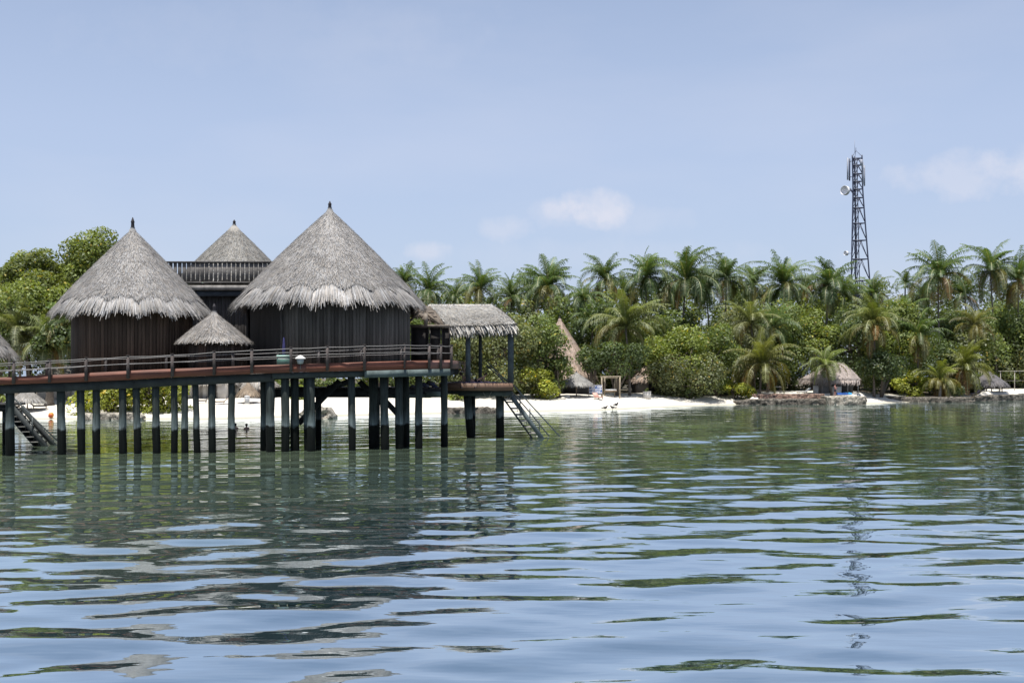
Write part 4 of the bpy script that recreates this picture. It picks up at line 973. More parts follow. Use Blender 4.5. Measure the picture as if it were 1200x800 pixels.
for a in (
    ('round topped bright tree standing highest at the picture edge behind the small shaggy roof', 38, 131, 290, 46, 38, 'leafy'),
    ('tall bright tree whose crown rises above the plain walled hut', 122, 130, 262, 56, 62, 'leafy'),
    ('wide light green tree spreading below the two tall crowns beside the plain walled hut', 62, 128, 322, 84, 46, 'leafy'),
    ('shaded tree at the picture edge above the small shaggy roof', -10, 122, 345, 46, 56, 'mid'),
    ('dark tree behind the wall of the plain walled hut', 95, 134, 350, 60, 55, 'dark'),
    ('tree filling the gap behind the slatted terrace, mostly hidden by huts', 215, 150, 345, 60, 58, 'mid'),
    ('tree behind the biggest hut, mostly hidden', 330, 152, 350, 70, 58, 'mid'),
    ('tree behind the biggest hut, nearest to the pavilion', 450, 138, 345, 60, 60, 'mid'),
    ('deep green seagrape tree growing behind the pavilion posts', 588, 139, 366, 52, 52, 'grey'),
    ('leafy green tree just past the end of the pavilion roof', 637, 141, 366, 33, 48, 'mid'),
    ('grey green tree seen between the railing end and the first pavilion post', 540, 138, 374, 38, 48, 'grey'),
    ('dark tree growing over the big pinkish thatched roof', 700, 161, 352, 42, 48, 'dark'),
    ('mid green tree behind the leaning palm and the swing frame', 752, 160, 392, 40, 36, 'mid'),
    ('large bright round tree overhanging the sand beyond the swing frame', 798, 155, 372, 42, 48, 'bright'),
    ('large glossy tree touching the end of the stone quay', 842, 158, 376, 40, 46, 'mid'),
    ('broad dark tree reaching down to the shaded sand', 806, 153, 412, 50, 30, 'grey'),
    ('mid green tree behind the palm with yellow lower fronds', 903, 172, 348, 42, 58, 'mid'),
    ('bright tree rising behind the beach pavilion roof', 953, 175, 354, 36, 52, 'bright'),
    ('dense dark tree just below the lattice tower', 1003, 174, 346, 42, 60, 'dark'),
    ('bright spreading tree beyond the tall drooping palm by the beach pavilion', 1048, 172, 344, 40, 58, 'bright'),
    ('dark tree overshadowing the small strip of sand between two stone quays', 1034, 163.5, 404, 34, 32, 'dark'),
    ('mid green tree under the palm standing tallest near the picture edge', 1135, 192, 350, 44, 56, 'mid'),
    ('light green tree behind the wire fence at the picture edge', 1186, 198, 352, 44, 52, 'mid'),
    ('tree cut off by the picture edge beyond the wire fence', 1230, 200, 348, 44, 62, 'mid'),
    ('dark tree behind the pale sand near the grey domed shelter', 1098, 178, 392, 36, 38, 'dark'),
    ('low green tree beside the wire fence posts', 1192, 196, 404, 40, 30, 'grey'),
    ('dark tree in the shade behind the swing frame', 722, 147.5, 398, 38, 24, 'dark'),
    ('tree above the shaded bungalow beside the bright round tree', 768, 164, 358, 36, 52, 'mid'),
    ('grey green tree standing behind the palm with orange dead fronds', 868, 166, 352, 36, 56, 'grey'),
): tree(*a)
for a in (
    ('bright leafy shrub behind the low coral wall, nearer the steps', 128, 112.5, 424, 48, 37, 'yellow'),
    ('bright leafy shrub behind the low coral wall, nearer the white houses', 184, 113, 426, 46, 36, 'yellow'),
    ('yellow green shrub at the foot of the big tree past the pavilion', 628, 139.5, 430, 34, 19, 'yellow'),
    ('mid green shrub filling the gap between the yellow green shrub and the straw parasol', 655, 140.5, 408, 17, 26, 'mid'),
    ('small dark tree growing against the far slope of the big pinkish roof', 692, 147, 402, 15, 20, 'dark'),
    ('small bright shrub below the sun platform', 536, 134, 452, 18, 12, 'bright'),
    ('low bright shrub at the start of the stone quay', 862, 156, 448, 24, 9, 'yellow'),
    ('bright round shrub on the stone quay beside the short palm', 1068, 169, 432, 26, 19, 'yellow'),
    ('dark shrub around the foot of the short white trunked palm', 1108, 170.5, 446, 24, 10, 'dark'),
    ('small green shrub by the broad steps at the picture edge', 2, 114, 446, 14, 14, 'bright'),
    ('dark shrub beside the shaded bungalow', 800, 154, 446, 24, 11, 'dark'),
    ('shrub behind the boulders under the biggest hut', 355, 128, 449, 18, 13, 'bright'),
): tree(*a, cat='shrub', name='shrub', stems=4, size=.34)

# label, px, py of the crown's heart, D, frond length, base px, fronds
PALMS = [
    ('tall palm barely showing over the slope of the biggest roof', 474, 332, 166, 3.4, None, 22, {}),
    ('palm directly above the pavilion ridge end by the biggest hut', 503, 342, 160, 4.2, None, 24, {}),
    ('bushy palm rising over the middle of the pavilion ridge', 563, 338, 162, 4.6, None, 26, {}),
    ('small pale palm between the bushy palm and the full round palm', 600, 350, 165, 3.8, None, 22, {}),
    ('full round palm with long drooping fronds above the pinkish roof', 642, 338, 158, 5.4, 646, 32, dict(old=.35)),
    ('small palm tucked beside the full round palm', 684, 352, 166, 3.4, None, 20, {}),
    ('slim feathery palm standing alone against the sky past the round palm', 709, 329, 165, 4.2, None, 22, {}),
    ('palm leaning over the beach swing with long drooping fronds', 733, 385, 149, 5.0, 738, 26, dict(hue=(.145, .165, .055))),
    ('dense tall palm with a dark bud above the leaning swing palm', 757, 326, 161, 5.2, None, 30, {}),
    ('tall palm with sickle shaped top fronds over the bright round tree', 804, 329, 162, 5.0, None, 28, {}),
    ('tall palm with a spiky crest beside the sickle topped palm', 851, 327, 163, 5.0, None, 28, {}),
    ('dim palm peeping out behind the spiky crested palm', 883, 335, 172, 4.0, None, 20, {}),
    ('tall full palm with pale drooping ribs midway to the tower', 918, 336, 163, 5.2, None, 30, {}),
    ('pale lower palm with arching fronds above the yellow fronded palm', 880, 380, 160, 5.0, 884, 22, dict(hue=(.15, .165, .06))),
    ('palm with yellow and orange lower fronds behind the quay sand', 893, 426, 156, 5.4, 890, 26, dict(old=.9, hue=(.16, .165, .045))),
    ('bushy palm just beside the foot of the lattice tower', 972, 336, 168, 4.6, None, 28, {}),
    ('palm behind the foot of the lattice tower', 990, 345, 178, 4.2, None, 22, {}),
    ('short palm growing in front of the beach pavilion roof', 967, 428, 155.3, 3.6, 976, 18, dict(hue=(.15, .185, .055), tr=.2, tcol=(.10, .085, .07))),
    ('tall palm with wide drooping fronds past the beach pavilion', 1024, 383, 163, 5.6, 1025, 26, dict(old=.4, hue=(.14, .165, .05))),
    ('upright narrow palm just past the lattice tower', 1024, 345, 178, 4.0, None, 22, {}),
    ('small thin palm against the sky between the tower and the star shaped palm', 1061, 333, 176, 3.4, None, 14, {}),
    ('star shaped palm standing clear above the trees', 1100, 324, 174, 5.2, None, 26, {}),
    ('tallest palm near the picture edge, standing against the sky', 1161, 318, 180, 5.0, None, 28, {}),
    ('palm with orange dead fronds at the picture edge', 1194, 330, 182, 4.6, None, 26, dict(old=.9)),
    ('dark leaved palm leaning behind the bright round shrub', 1076, 396, 169, 4.8, None, 24, dict(old=.5)),
    ('sparse yellowish palm standing among the trees below the tallest palm', 1142, 382, 178, 4.6, None, 16, dict(hue=(.14, .135, .05), old=.5)),
    ('short white trunked palm on the stone quay with upright fronds', 1101, 446, 166.6, 4.6, 1100.5, 16, dict(old=.8, hue=(.17, .19, .045), tr=.24, tcol=(.34, .31, .27))),
    ('yellow green palm arching over the grey domed shelter', 1130, 432, 172, 4.6, None, 20, dict(hue=(.15, .165, .035), old=.5)),
    ('low palm with a heavy crown beside the plain walled hut', 62, 405, 120, 4.6, 56, 28, dict(hue=(.125, .15, .06))),
    ('low palm with pale arching fronds at the picture edge beside the walkway', 20, 392, 121, 4.4, None, 26, dict(hue=(.14, .155, .075))),
    ('low palm against the wall of the plain walled hut', 88, 385, 120.5, 4.2, 101, 24, {}),
]
PALMS += [
    ('palm half hidden behind the full round palm, its top just clear', 622, 345, 176, 4.2, None, 20, {}),
    ('background palm in the dip between the slim feathery palm and the dense tall palm', 732, 345, 178, 4.2, None, 20, {}),
    ('background palm in the dip between the dense tall palm and the sickle topped palm', 781, 343, 178, 4.4, None, 20, {}),
    ('background palm showing between the sickle topped and the spiky crested palm', 828, 340, 178, 4.4, None, 22, {}),
    ('background palm leaning out beside the pale ribbed palm, nearer the tower', 943, 345, 180, 4.2, None, 20, {}),
    ('background palm between the small thin palm and the star shaped palm', 1080, 348, 186, 4.0, None, 20, {}),
    ('background palm between the star shaped palm and the tallest palm', 1130, 346, 188, 4.2, None, 20, {}),
    ('background palm between the bushy ridge palm and the biggest hut', 533, 350, 172, 3.8, None, 20, {}),
    ('mid height palm hanging over the foot of the pale lower palm', 905, 385, 164, 4.4, None, 20, {}),
    ('mid height palm in the shade between the slim feathery palm and the swing palm', 695, 378, 160, 4.0, None, 20, {}),
    ('mid height palm rising from the bright trees below the small thin palm', 1058, 372, 172, 4.2, None, 20, {}),
]
for i, (lab, px, py, D, Ln, pb_, nf, kw) in enumerate(PALMS):
    if py < 352 and D >= 156: D += 14; Ln *= 1.14
    palm(lab, px, py, D, Ln, pb_, int(nf * 1.9), 40 + i, **kw)

# the wood behind and the undergrowth at its foot: nobody could count these
wb = MB(); k = 0
for D0, pt, step in ((25, 366, 30), (38, 342, 28), (62, 324, 32), (90, 318, 38)):
    for px in range(-190, 1400, step):
        if (px < 180 and D0 < 80) or (D0 == 25 and (px < 540 or 620 < px < 700 or 925 < px < 1010)): continue
        k += 1; p = px + random.uniform(-8, 8); D = shore(px) + D0 + random.uniform(-5, 5); s = F / D; hw = random.uniform(24, 36) / s; hh = random.uniform(46, 62) / s
        yt = pt + random.uniform(-9, 14) + (10 if 470 < px < 640 else 0); c = W(p, yt, D); c.z -= hh
        crown_mesh(wb, c, hw, hw, hh, 1500, .55, np.array(random.choice([TONE['mid'], TONE['mid'], TONE['dark'], TONE['grey'], TONE['bright']])) * random.uniform(.7, 1), 900 + k, lobes=16)
tag(wb.build('woodland', M['leaf'], None), 'dense green island woodland behind the beach trees and palms', 'woodland', kind='stuff')
ub = MB(); k = 0
for px in list(range(-150, 1400, 16)):
    k += 1
    D = shore(px) + float(np.interp(px, _BP, _BW)) + (9 if (640 < px < 790 or 930 < px < 1005 or px < 320) else 4) + random.uniform(-1, 2); s = F / D
    hw = random.uniform(12, 18) / s; hh = random.uniform(9, 17) / s
    if px < 320: D += 9
    c = G(px + random.uniform(-5, 5), D); c.z += hh * .75
    crown_mesh(ub, c, hw, hw * .8, hh, 420, .42, np.array(random.choice([TONE['mid'], TONE['dark'], TONE['dark'], TONE['grey']])) * random.uniform(.7, 1.1), 1500 + k, lobes=12)
tag(ub.build('undergrowth', M['leaf'], None), 'dark green undergrowth along the foot of the trees', 'undergrowth', kind='stuff')

# ------------------------------------------------------------------ lattice tower
def tower():
    D = 205; s = F / D
    g = G(1006, D); t = thing('lattice_tower', 'tall blue grey lattice mast with dish antennas above the palms', 'tower', g)
    steel = (.034, .042, .078)
    zt = W(0, 184, D).z; zb = g.z
    cx = lambda z: W(1003.5, 0, D).x + (W(1006.5, 0, D).x - W(1003.5, 0, D).x) * (zt - z) / (zt - W(0, 330, D).z)
    def hw(z):      # half the face width
        y = YH - (z - H) * s
        return float(np.interp(y, [184, 225, 330, 470], [5.6, 5.7, 10.8, 19])) / s
    def leg(k, z):
        a = math.pi * 1.5 + math.pi * 2 / 3 * k + math.pi / 3; r_ = hw(z) / math.cos(math.pi / 6)
        return Vector((cx(z) + r_ * math.cos(a), D + r_ * math.sin(a), z))
    zs = [zb] + [W(0, y, D).z for y in (448, 420, 392, 366, 346, 329, 304, 282, 262, 244, 232, 222, 213, 204, 194, 186)]
    for k in range(3):
        MB().tube([leg(k, z) for z in zs + [zt + .25]], .135, 8, steel).build('leg', M['metal'], t)
    for i in range(len(zs)):
        br = MB()
        for k in range(3):
            a, b = leg(k, zs[i]), leg((k + 1) % 3, zs[i]); br.bar(a, b, .11, .17, steel)
            if i:
                a0, b0 = leg(k, zs[i - 1]), leg((k + 1) % 3, zs[i - 1]); m = (a + b) / 2
                br.bar(a0, m, .09, .09, steel); br.bar(b0, m, .09, .09, steel)
        br.build('bracing', M['metal'], t)
    lad = MB()
    for dx in (-.2, .2): lad.tube([(cx(z) + dx, D + .3, z) for z in zs], .08, 6, steel)
    z = zb + 1
    while z < zt - 1: lad.bar((cx(z) - .3, D + .3, z), (cx(z) + .3, D + .3, z), .05, .05, steel); z += .75
    lad.build('ladder', M['metal'], t)
    # dishes
    def dish(px, py, r_, yaw, dep, arm):
        c = W(px, py, D - .8); ax = Vector((math.sin(yaw), -math.cos(yaw), .10)).normalized(); e1 = ax.cross(Vector((0, 0, 1))).normalized(); e2 = e1.cross(ax)
        m = MB(); pr = [(.02, -.55), (.5, -.5), (.95, -.22), (1.0, 0), (1.0, .5), (.95, .5), (.93, .05), (.6, -.12), (.02, -.2)]; v = []; f = []; n = 20
        for rr, zz in pr:
            for k in range(n): a = 2 * math.pi * k / n; v.append(c + ax * zz * dep + (e1 * math.cos(a) + e2 * math.sin(a)) * rr * r_)
        for i in range(len(pr) - 1):
            for k in range(n): j = (k + 1) % n; f.append((i * n + k, i * n + j, (i + 1) * n + j, (i + 1) * n + k))
        d = m.add(np.array(v), np.array(f), (.72, .72, .74)).build('dish', M['plastic'], t, True)
        zc = c.z; lg = min((leg(k, zc) for k in range(3)), key=lambda p: (p - c).length)
        MB().bar(c - ax * dep * .4, lg, .09, .09, steel).build('dish_arm', M['metal'], d)
    dish(991, 223.5, .86, R(-52), 1.0, 0); dish(992, 296.8, .42, R(-60), .7, 0)
    MB().bar(W(1001, 228, D - .4), W(996, 221, D - .8), .08, .3, steel).build('dish_mount', M['metal'], t)
    for px, y0, y1, dd, w in ((993.4, 185, 211, -.8, .26), (995.6, 186, 212, .6, .22), (1011.2, 190, 216, -.6, .20), (1013.0, 194, 218, .5, .22), (1009.6, 187, 194, -1.0, .5)):
        a, b = W(px, y0, D + dd), W(px, y1, D + dd)
        p = MB().box(((a.x + b.x) / 2, D + dd, (a.z + b.z) / 2), (w, .18, a.z - b.z), (.34, .36, .42) if px > 1000 or px < 995 else steel, bev=.04).build('panel_antenna', M['plastic'], t)
        m = MB()
        for q in (.15, .85):
            z = b.z + (a.z - b.z) * q; m.bar((a.x, D + dd, z), min((leg(k, z) for k in range(3)), key=lambda p_: abs(p_.x - a.x)), .06, .06, steel)
        m.build('bracket', M['metal'], p)
    a = leg(0, zt + .2); b = leg(2, zt + .2); apex = W(1003, 176.5, D)
    m = MB(); m.tube([leg(k := 0, zt), apex], .04, 6, steel); m.tube([leg(1, zt), apex], .04, 6, steel); m.tube([leg(2, zt), apex], .04, 6, steel); m.tube([apex, W(1003, 173, D)], .04, 6, steel)
    m.build('top_frame', M['metal'], t)
    MB().tube([W(1001.6, 178, D), W(1001.6, 164.5, D)], .03, 6, (.25, .27, .32)).build('lightning_rod', M['metal'], t)
tower()

# ------------------------------------------------------------------ stone walls and quays
def stone_wall(name, label, path, width, mat, jag=.12, cat='stone wall', topcol=None):
    """path: (px, D, z_bottom, z_top) along the front face; rough, unevenly built."""
    mb = MB(); P = []
    for i in range(len(path) - 1):
        a, b = path[i], path[i + 1]; n = max(2, int(abs(b[0] - a[0]) / 2.5))
        for k in range(n): q = k / n; P.append([a[j] + (b[j] - a[j]) * q for j in range(4)])
    P.append(list(path[-1])); rg = np.random.default_rng(len(label)); nv = 7; V = []
    for px, D, z0, z1 in P:
        x = (px - CXP) / F * D; jt = rg.normal(0, jag * .6)
        for k in range(nv):
            z = z0 + (z1 - z0) * k / (nv - 1); V.append((x + rg.normal(0, jag * .4), D + rg.normal(0, jag) - .18 * (1 - k / (nv - 1)), z + (jt if k == nv - 1 else 0)))
        V.append((x, D + width * .5, z1 + jt * .5 + .03)); V.append((x, D + width, z1 + jt * .5)); V.append((x, D + width, z0))
    m = nv + 3; f = []
    for i in range(len(P) - 1):
        for k in range(m - 1): f.append((i * m + k, (i + 1) * m + k, (i + 1) * m + k + 1, i * m + k + 1))
    mb.add(np.array(V), np.array(f), (1, 1, 1))
    for e in (0, (len(P) - 1) * m): mb.add(np.array(V)[e:e + m], [list(range(m)) if e else list(range(m))[::-1]], (1, 1, 1))
    return tag(mb.build(name, mat, None), label, cat)
stone_wall('stone_quay', 'dark rubble stone quay below the beach pavilion sand, ending at the pale block', [(863, 151.0, -.5, .45), (880, 151.2, -.5, .72), (930, 151.6, -.5, .78), (969, 151.4, -.5, .78)], 2.6, M['stone'], cat='quay')
stone_wall('stone_quay', 'paler square cut stone block at the end of the dark quay', [(969.3, 150.6, -.5, 1.12), (990, 150.6, -.5, 1.2), (1015.5, 151.2, -.5, 1.1)], 3.4, M['coral'], jag=.10, cat='quay')
stone_wall('garden_wall', 'low reddish stone wall on top of the dark quay', [(882, 153.9, .3, 1.36), (930, 154.0, .4, 1.40), (966, 153.9, .4, 1.42)], .6, M['redstone'], jag=.06)
stone_wall('stone_quay', 'long thin dark stone quay around the short white trunked palm', [(1041, 163.5, -.4, .75), (1060, 162.5, -.4, .72), (1100, 161.8, -.5, .70), (1142, 163, -.5, .66)], 4.5, M['stone'], jag=.1, cat='quay')
stone_wall('stone_wall', 'sloping grey rubble wall running out of the picture below the pale sand', [(1143, 167.5, -.5, .8), (1170, 170, -.5, .85), (1200, 173.5, -.5, .95), (1290, 186, -.5, 1.0)], 1.6, M['stone'], jag=.14)
stone_wall('stone_wall', 'low pale coral wall below the bright shrubs, seen between the piles', [(97, 106.5, -.4, .62), (130, 106.5, -.4, .66), (156, 106.6, -.4, .62), (164.5, 107, -.4, .3)], 1.6, M['coral'], jag=.06)
stone_wall('stone_wall', 'rounded heap of pale rocks behind the piles of the biggest hut', [(348, 109.5, -.4, .3), (356, 109, -.4, .95), (370, 108.6, -.4, 1.15), (384, 108.8, -.4, 1.0), (391.5, 109.5, -.4, .2)], 2.2, M['coral'], jag=.16)
stone_wall('stone_wall', 'low brown rubble wall seen under the sun platform', [(524, 121.0, -.4, .65), (555, 121.0, -.4, .72), (583, 121.6, -.4, .6), (590, 122.5, -.4, .3)], 1.3, M['stone'], jag=.12)
rk = random.Random(3)
for i, (px, D, r_, lab) in enumerate(((664, 141, .35, 'largest pale rock lying on the sand before the straw parasol'), (660, 139, .25, 'smaller pale rock lying nearer the water before the straw parasol'))):
    g = G(px, D); b = bpy.data.meshes.new('rock')
    m = MB(); m.ball((g.x, g.y, g.z + r_ * .4), r_ * 1.3, r_, r_ * .7, 12, (.5, .48, .44)); V = m.V[0]; V += np.random.default_rng(i).normal(0, .03, V.shape)
    tag(m.build('rock', M['plaster'], None), lab, 'rock')

# ------------------------------------------------------------------ houses and furniture on the beach
def bungalow(label, px, D, hwpx, py_eave, py_apex, wallc, tint, roof_k=1.18, doors=(), ns=72, dens=22):
    g = G(px, D); s = F / D; t = thing('bungalow', label, 'bungalow', g)
    ze, za = W(0, py_eave, D).z, W(0, py_apex, D).z; hw = hwpx / s; dp = hw * .9
    wb_ = MB(); wb_.box((g.x, g.y, (g.z - .3 + ze + .5) / 2), (hw * 2, dp * 2, ze + .8 - g.z), wallc); wl = wb_.build('wall', M['plaster'], t)
    thatch_cone(t, g.x, g.y, ze, za, hw * roof_k * 1.15, tint, dens=dens, blen=.7, bw=.09, finial=.3, ns=ns)
    for dx, w_, h_, c in doors:
        d = MB(); d.box((g.x + dx, g.y - dp - .03, g.z + h_ / 2), (w_, .08, h_), c); dd = d.build('door', M['boards'], t)  # near-black panels stand for open doorways, the shade inside put into their colour
        fr = MB()
        for sx in (-1, 1): fr.box((g.x + dx + sx * (w_ / 2 + .06), g.y - dp - .04, g.z + h_ / 2), (.12, .12, h_ + .1), np.array(wallc) * .6)
        fr.box((g.x + dx, g.y - dp - .04, g.z + h_ + .08), (w_ + .24, .12, .12), np.array(wallc) * .6); fr.build('frame', M['wood'], dd)
    return t
PINK = (.42, .33, .27)
bungalow('big pinkish thatched bungalow half hidden behind the trees past the pavilion', 656, 153, 32, 443, 373, (.10, .095, .09), PINK, 1.2, [(1.2, 1.4, 2.1, (.02, .02, .02))])
bungalow('shaded bungalow with a pinkish thatched roof under the trees beyond the swing', 770, 158, 27, 444, 414, (.14, .13, .12), PINK, 1.15, [(-.9, 1.3, 2.1, (.015, .015, .015)), (1.6, 1.2, 2.0, (.02, .02, .02))])
bungalow('white walled bungalow behind the straw parasol beside the steps', 74, 125, 22, 443, 424, (.42, .39, .35), (.36, .335, .30), 1.25, [(1.2, .9, 2.0, (.30, .27, .24))])
bungalow('white walled house with dark doorways seen between the thin piles', 238, 129, 34, 446, 424, (.50, .48, .45), (.36, .335, .30), 1.1, [(-2.3, .9, 2.0, (.08, .07, .065)), (.2, 1.0, 2.1, (.30, .28, .26)), (1.9, 1.0, 2.1, (.02, .02, .02))])
bungalow('pale house behind the little straw shelter and its white bin', 302, 130, 16, 449, 432, (.40, .39, .40), (.36, .335, .30), 1.2, [(.8, .8, 1.9, (.12, .10, .09))])
# beach pavilion on the quay
def open_pavilion():
    D = 160; g = G(973, D); s = F / D
    t = thing('beach_pavilion', 'open thatched beach pavilion with low white walls above the stone quay', 'pavilion', g)
    ze, za = W(0, 444, D).z, W(0, 425, D).z
    m = MB(); l, r_, f_, b_ = W(945, 0, D).x, W(1000, 0, D).x, D - 3.4, D + 3.4
    A = W(979, 424.5, D); B = W(988, 424.5, D)
    T = (.44, .38, .35)
    thatch_plane(m, A, B, (r_, f_, ze), (l, f_, ze), T, dens=45); thatch_plane(m, A + Vector((0, .1, 0)), A, (l, f_, ze), (l, b_, ze), T, dens=30); thatch_plane(m, B, B + Vector((0, .1, 0)), (r_, b_, ze), (r_, f_, ze), T, dens=30); thatch_plane(m, B, A, (l, b_, ze), (r_, b_, ze), T, dens=10)
    m.build('roof', M['thatch'], t)
    for px in (958, 972, 987, 999): MB().tube([(W(px, 0, D).x, f_ + .8, g.z - .1), (W(px, 0, D).x, f_ + .8, ze + .3)], .08, 8, (.30, .28, .26)).build('post', M['wood'], t)
    for p0, p1, py in ((953, 959, 452), (974.5, 986, 452.5)):
        a, b = W(p0, py, f_ + .7), W(p1, 462, f_ + .7); MB().box(((a.x + b.x) / 2, f_ + .75, (a.z + g.z) / 2 - .1), (b.x - a.x, .2, a.z - g.z + .2), (.58, .56, .52)).build('low_wall', M['plaster'], t)
    MB().box(((l + r_) / 2 + 1, D + 1.6, (g.z + ze) / 2), (5.6, .15, ze - g.z), (.05, .048, .045)).build('back_wall', M['boards'], t)
    a = W(966, 0, f_ + 1).x; MB().box((a, f_ + 1.2, (g.z + ze) / 2), (1.6, .08, ze - g.z), (.22, .21, .20)).build('reed_screen', M['boards'], t)
open_pavilion()

def parasol(label, px, D, py_apex, py_eave, hwpx, tint, pole=True, name='straw_parasol'):
    g = G(px, D); s = F / D; t = thing(name, label, 'parasol', g); ze, za = W(0, py_eave, D).z, W(0, py_apex, D).z
    thatch_cone(t, g.x, g.y, ze, za, hwpx / s, tint, dens=70, finial=.18, name='canopy', fl=.8, ns=40)
    MB().tube([(g.x, g.y, g.z - .3), (g.x, g.y, za - .2)], .07, 8, (.20, .16, .12)).build('pole', M['wood'], t)
    m = MB()
    for k in range(8): a = k * math.pi / 4; m.bar((g.x, g.y, za - .25), (g.x + hwpx / s * .9 * math.cos(a), g.y + hwpx / s * .9 * math.sin(a), ze + .05), .05, .05, (.18, .14, .10))
    m.build('spokes', M['wood'], t)
    return t
parasol('grey straw parasol on the white sand beside the blue patterned cloth', 675.5, 143, 436, 449, 19, (.33, .32, .30))
parasol('grey straw parasol seen under the walkway beside the steps', 32, 113, 455, 467.5, 17, (.34, .325, .30))
parasol('tilted brown straw shelter seen between the piles beside the white bin', 291, 121, 448, 459, 11, (.30, .24, .18))
def lounger(name, label, px, D, col, rz=0, ln=1.9):
    g = G(px, D); t = thing(name, label, 'sun lounger', g); t.rotation_euler = (0, 0, rz); x, y, z = g
    MB().box((x - .3, y, z + .30), (1.3, .64, .09), col, bev=.02).build('seat', M['cloth'], t)
    MB().bar((x + .33, y, z + .32), (x + .95, y, z + .80), .64, .09, col, up=(0, 0, 1)).build('backrest', M['cloth'], t)
    MB().box((x - .3, y, z + .22), (1.4, .6, .06), (.3, .25, .2)).build('frame', M['wood'], t)
    for sx in (-.9, .3):
        for sy in (-.25, .25): MB().box((x + sx, y + sy, z + .1), (.06, .06, .22), (.3, .25, .2)).build('leg', M['wood'], t)
    return t
lg = lounger('sun_lounger', 'pinkish sun lounger end on to the water beside the swing frame', 700.5, 140, (.62, .36, .30), R(110))
for px, D, lab, rz in ((238, 119.5, 'pale sun lounger before the white walled house, nearer the bright shrubs', 20), (259, 118.5, 'pale sun lounger before the white walled house, nearer the little straw shelter', 15), (942, 156.6, 'white sun lounger with its back raised on the quay sand', 15), (999, 154.2, 'sun lounger at the end of the pale stone block', 170), (1141, 174, 'white ended sun lounger under the grey domed shelter, nearer the short palm', 10), (1149, 175, 'white ended sun lounger under the grey domed shelter, nearer the wire fence', 10), (18, 114, 'dark sun lounger under the straw parasol beside the steps', 10), (43, 114.5, 'dark sun lounger beyond the straw parasol pole by the steps', 200)):
    o = dup(lg, G(px, D), lab, R(rz)); o['group'] = 'sun loungers on the beach'
    if px > 1100 or 900 < px < 960 or px < 60 or px in (238, 259):
        c = dict([(942, (.80, .79, .77)), (1141, (.16, .15, .22)), (1149, (.62, .61, .60)), (18, (.035, .035, .045)), (43, (.04, .038, .045)), (238, (.30, .27, .24)), (259, (.42, .36, .30))])[px]
        for ch in o.children:
            if ch.name.split('.')[0] in ('seat', 'backrest'):
                ch.data = ch.data.copy(); at = ch.data.color_attributes['col']; at.data.foreach_set('color', np.tile(np.array((*c, 1)), (len(ch.data.vertices), 1)).astype(np.float32).ravel())
lg['group'] = 'sun loungers on the beach'
# blue kayaks / covers on the quay
for px, w, c, lab, D in ((987, 1.5, (.03, .09, .30), 'dark blue towel draped on a low rest at the pale stone block', 155.0), (993, 1.1, (.06, .28, .50), 'light blue towel draped beside the dark blue one on the quay', 155.4)):
    g = G(px, D); g.z = max(g.z, 1.15); m = MB(); n = 8
    v = []
    for i in range(n + 1):
        for j in range(5): v.append((g.x - w / 2 + w * i / n, g.y - .4 + .2 * j, g.z + .02 + (.42 - .12 * (j - 2) ** 2 * .6) * (1 + .12 * math.sin(i * 2.1 + j))))
    vv = np.array(v); lo = vv - np.array((0, 0, .05)); f = []
    for i in range(n):
        for j in range(4): a = i * 5 + j; f += [(a, a + 5, a + 6, a + 1), (45 + a, 46 + a, 51 + a, 50 + a)]
    m.add(np.concatenate([vv, lo]), np.array(f), c); tag(m.build('beach_towel', M['cloth'], None, True), lab, 'towel')
tb = thing('beach_table', 'small white topped table in the shade behind the quay wall', 'table', G(911, 157))
g = G(911, 157); MB().box((g.x, g.y, g.z + .95), (1.0, .8, .06), (.7, .68, .64), bev=.02).build('table_top', M['wood'], tb)
for sx in (-.42, .42):
    for sy in (-.32, .32): MB().box((g.x + sx, g.y + sy, g.z + .46), (.07, .07, .94), (.2, .16, .12)).build('leg', M['wood'], tb)
# blue patterned cloth on a line
cl = thing('patterned_cloth', 'white cloth with blue pattern hung up beside the straw parasol', 'cloth', G(698, 143.5))
a, b = W(690.5, 451, 143.5), W(705.5, 461, 143.5); m = MB(); n = 14
rg = random.Random(4); v = []; cc = []
for i in range(n + 1):
    for j in range(9):
        v.append((a.x + (b.x - a.x) * i / n, 143.5 + .06 * math.sin(i * 1.7), b.z + (a.z - b.z) * j / 8)); cc.append((.05, .12, .36) if (i * 5 + j * 3 + rg.randrange(3)) % 5 < 2 else (.66, .68, .72))
vv = np.array(v); f = []
for i in range(n):
    for j in range(8): q = i * 9 + j; f += [(q, q + 9, q + 10, q + 1), (135 + q, 136 + q, 145 + q, 144 + q)]
m.add(np.concatenate([vv, vv + np.array((0, .03, 0))]), np.array(f), np.array(cc + cc)); m.build('cloth', M['cloth'], cl)
for x in (a.x - .05, b.x + .05): MB().tube([(x, 143.5, gz(698, 143.5) - .1), (x, 143.5, a.z + .1)], .04, 7, (.3, .25, .2)).build('pole', M['wood'], cl)
MB().tube([(a.x - .05, 143.5, a.z + .03), (b.x + .05, 143.5, a.z + .03)], .02, 6, (.3, .25, .2)).build('cross_bar', M['wood'], cl)
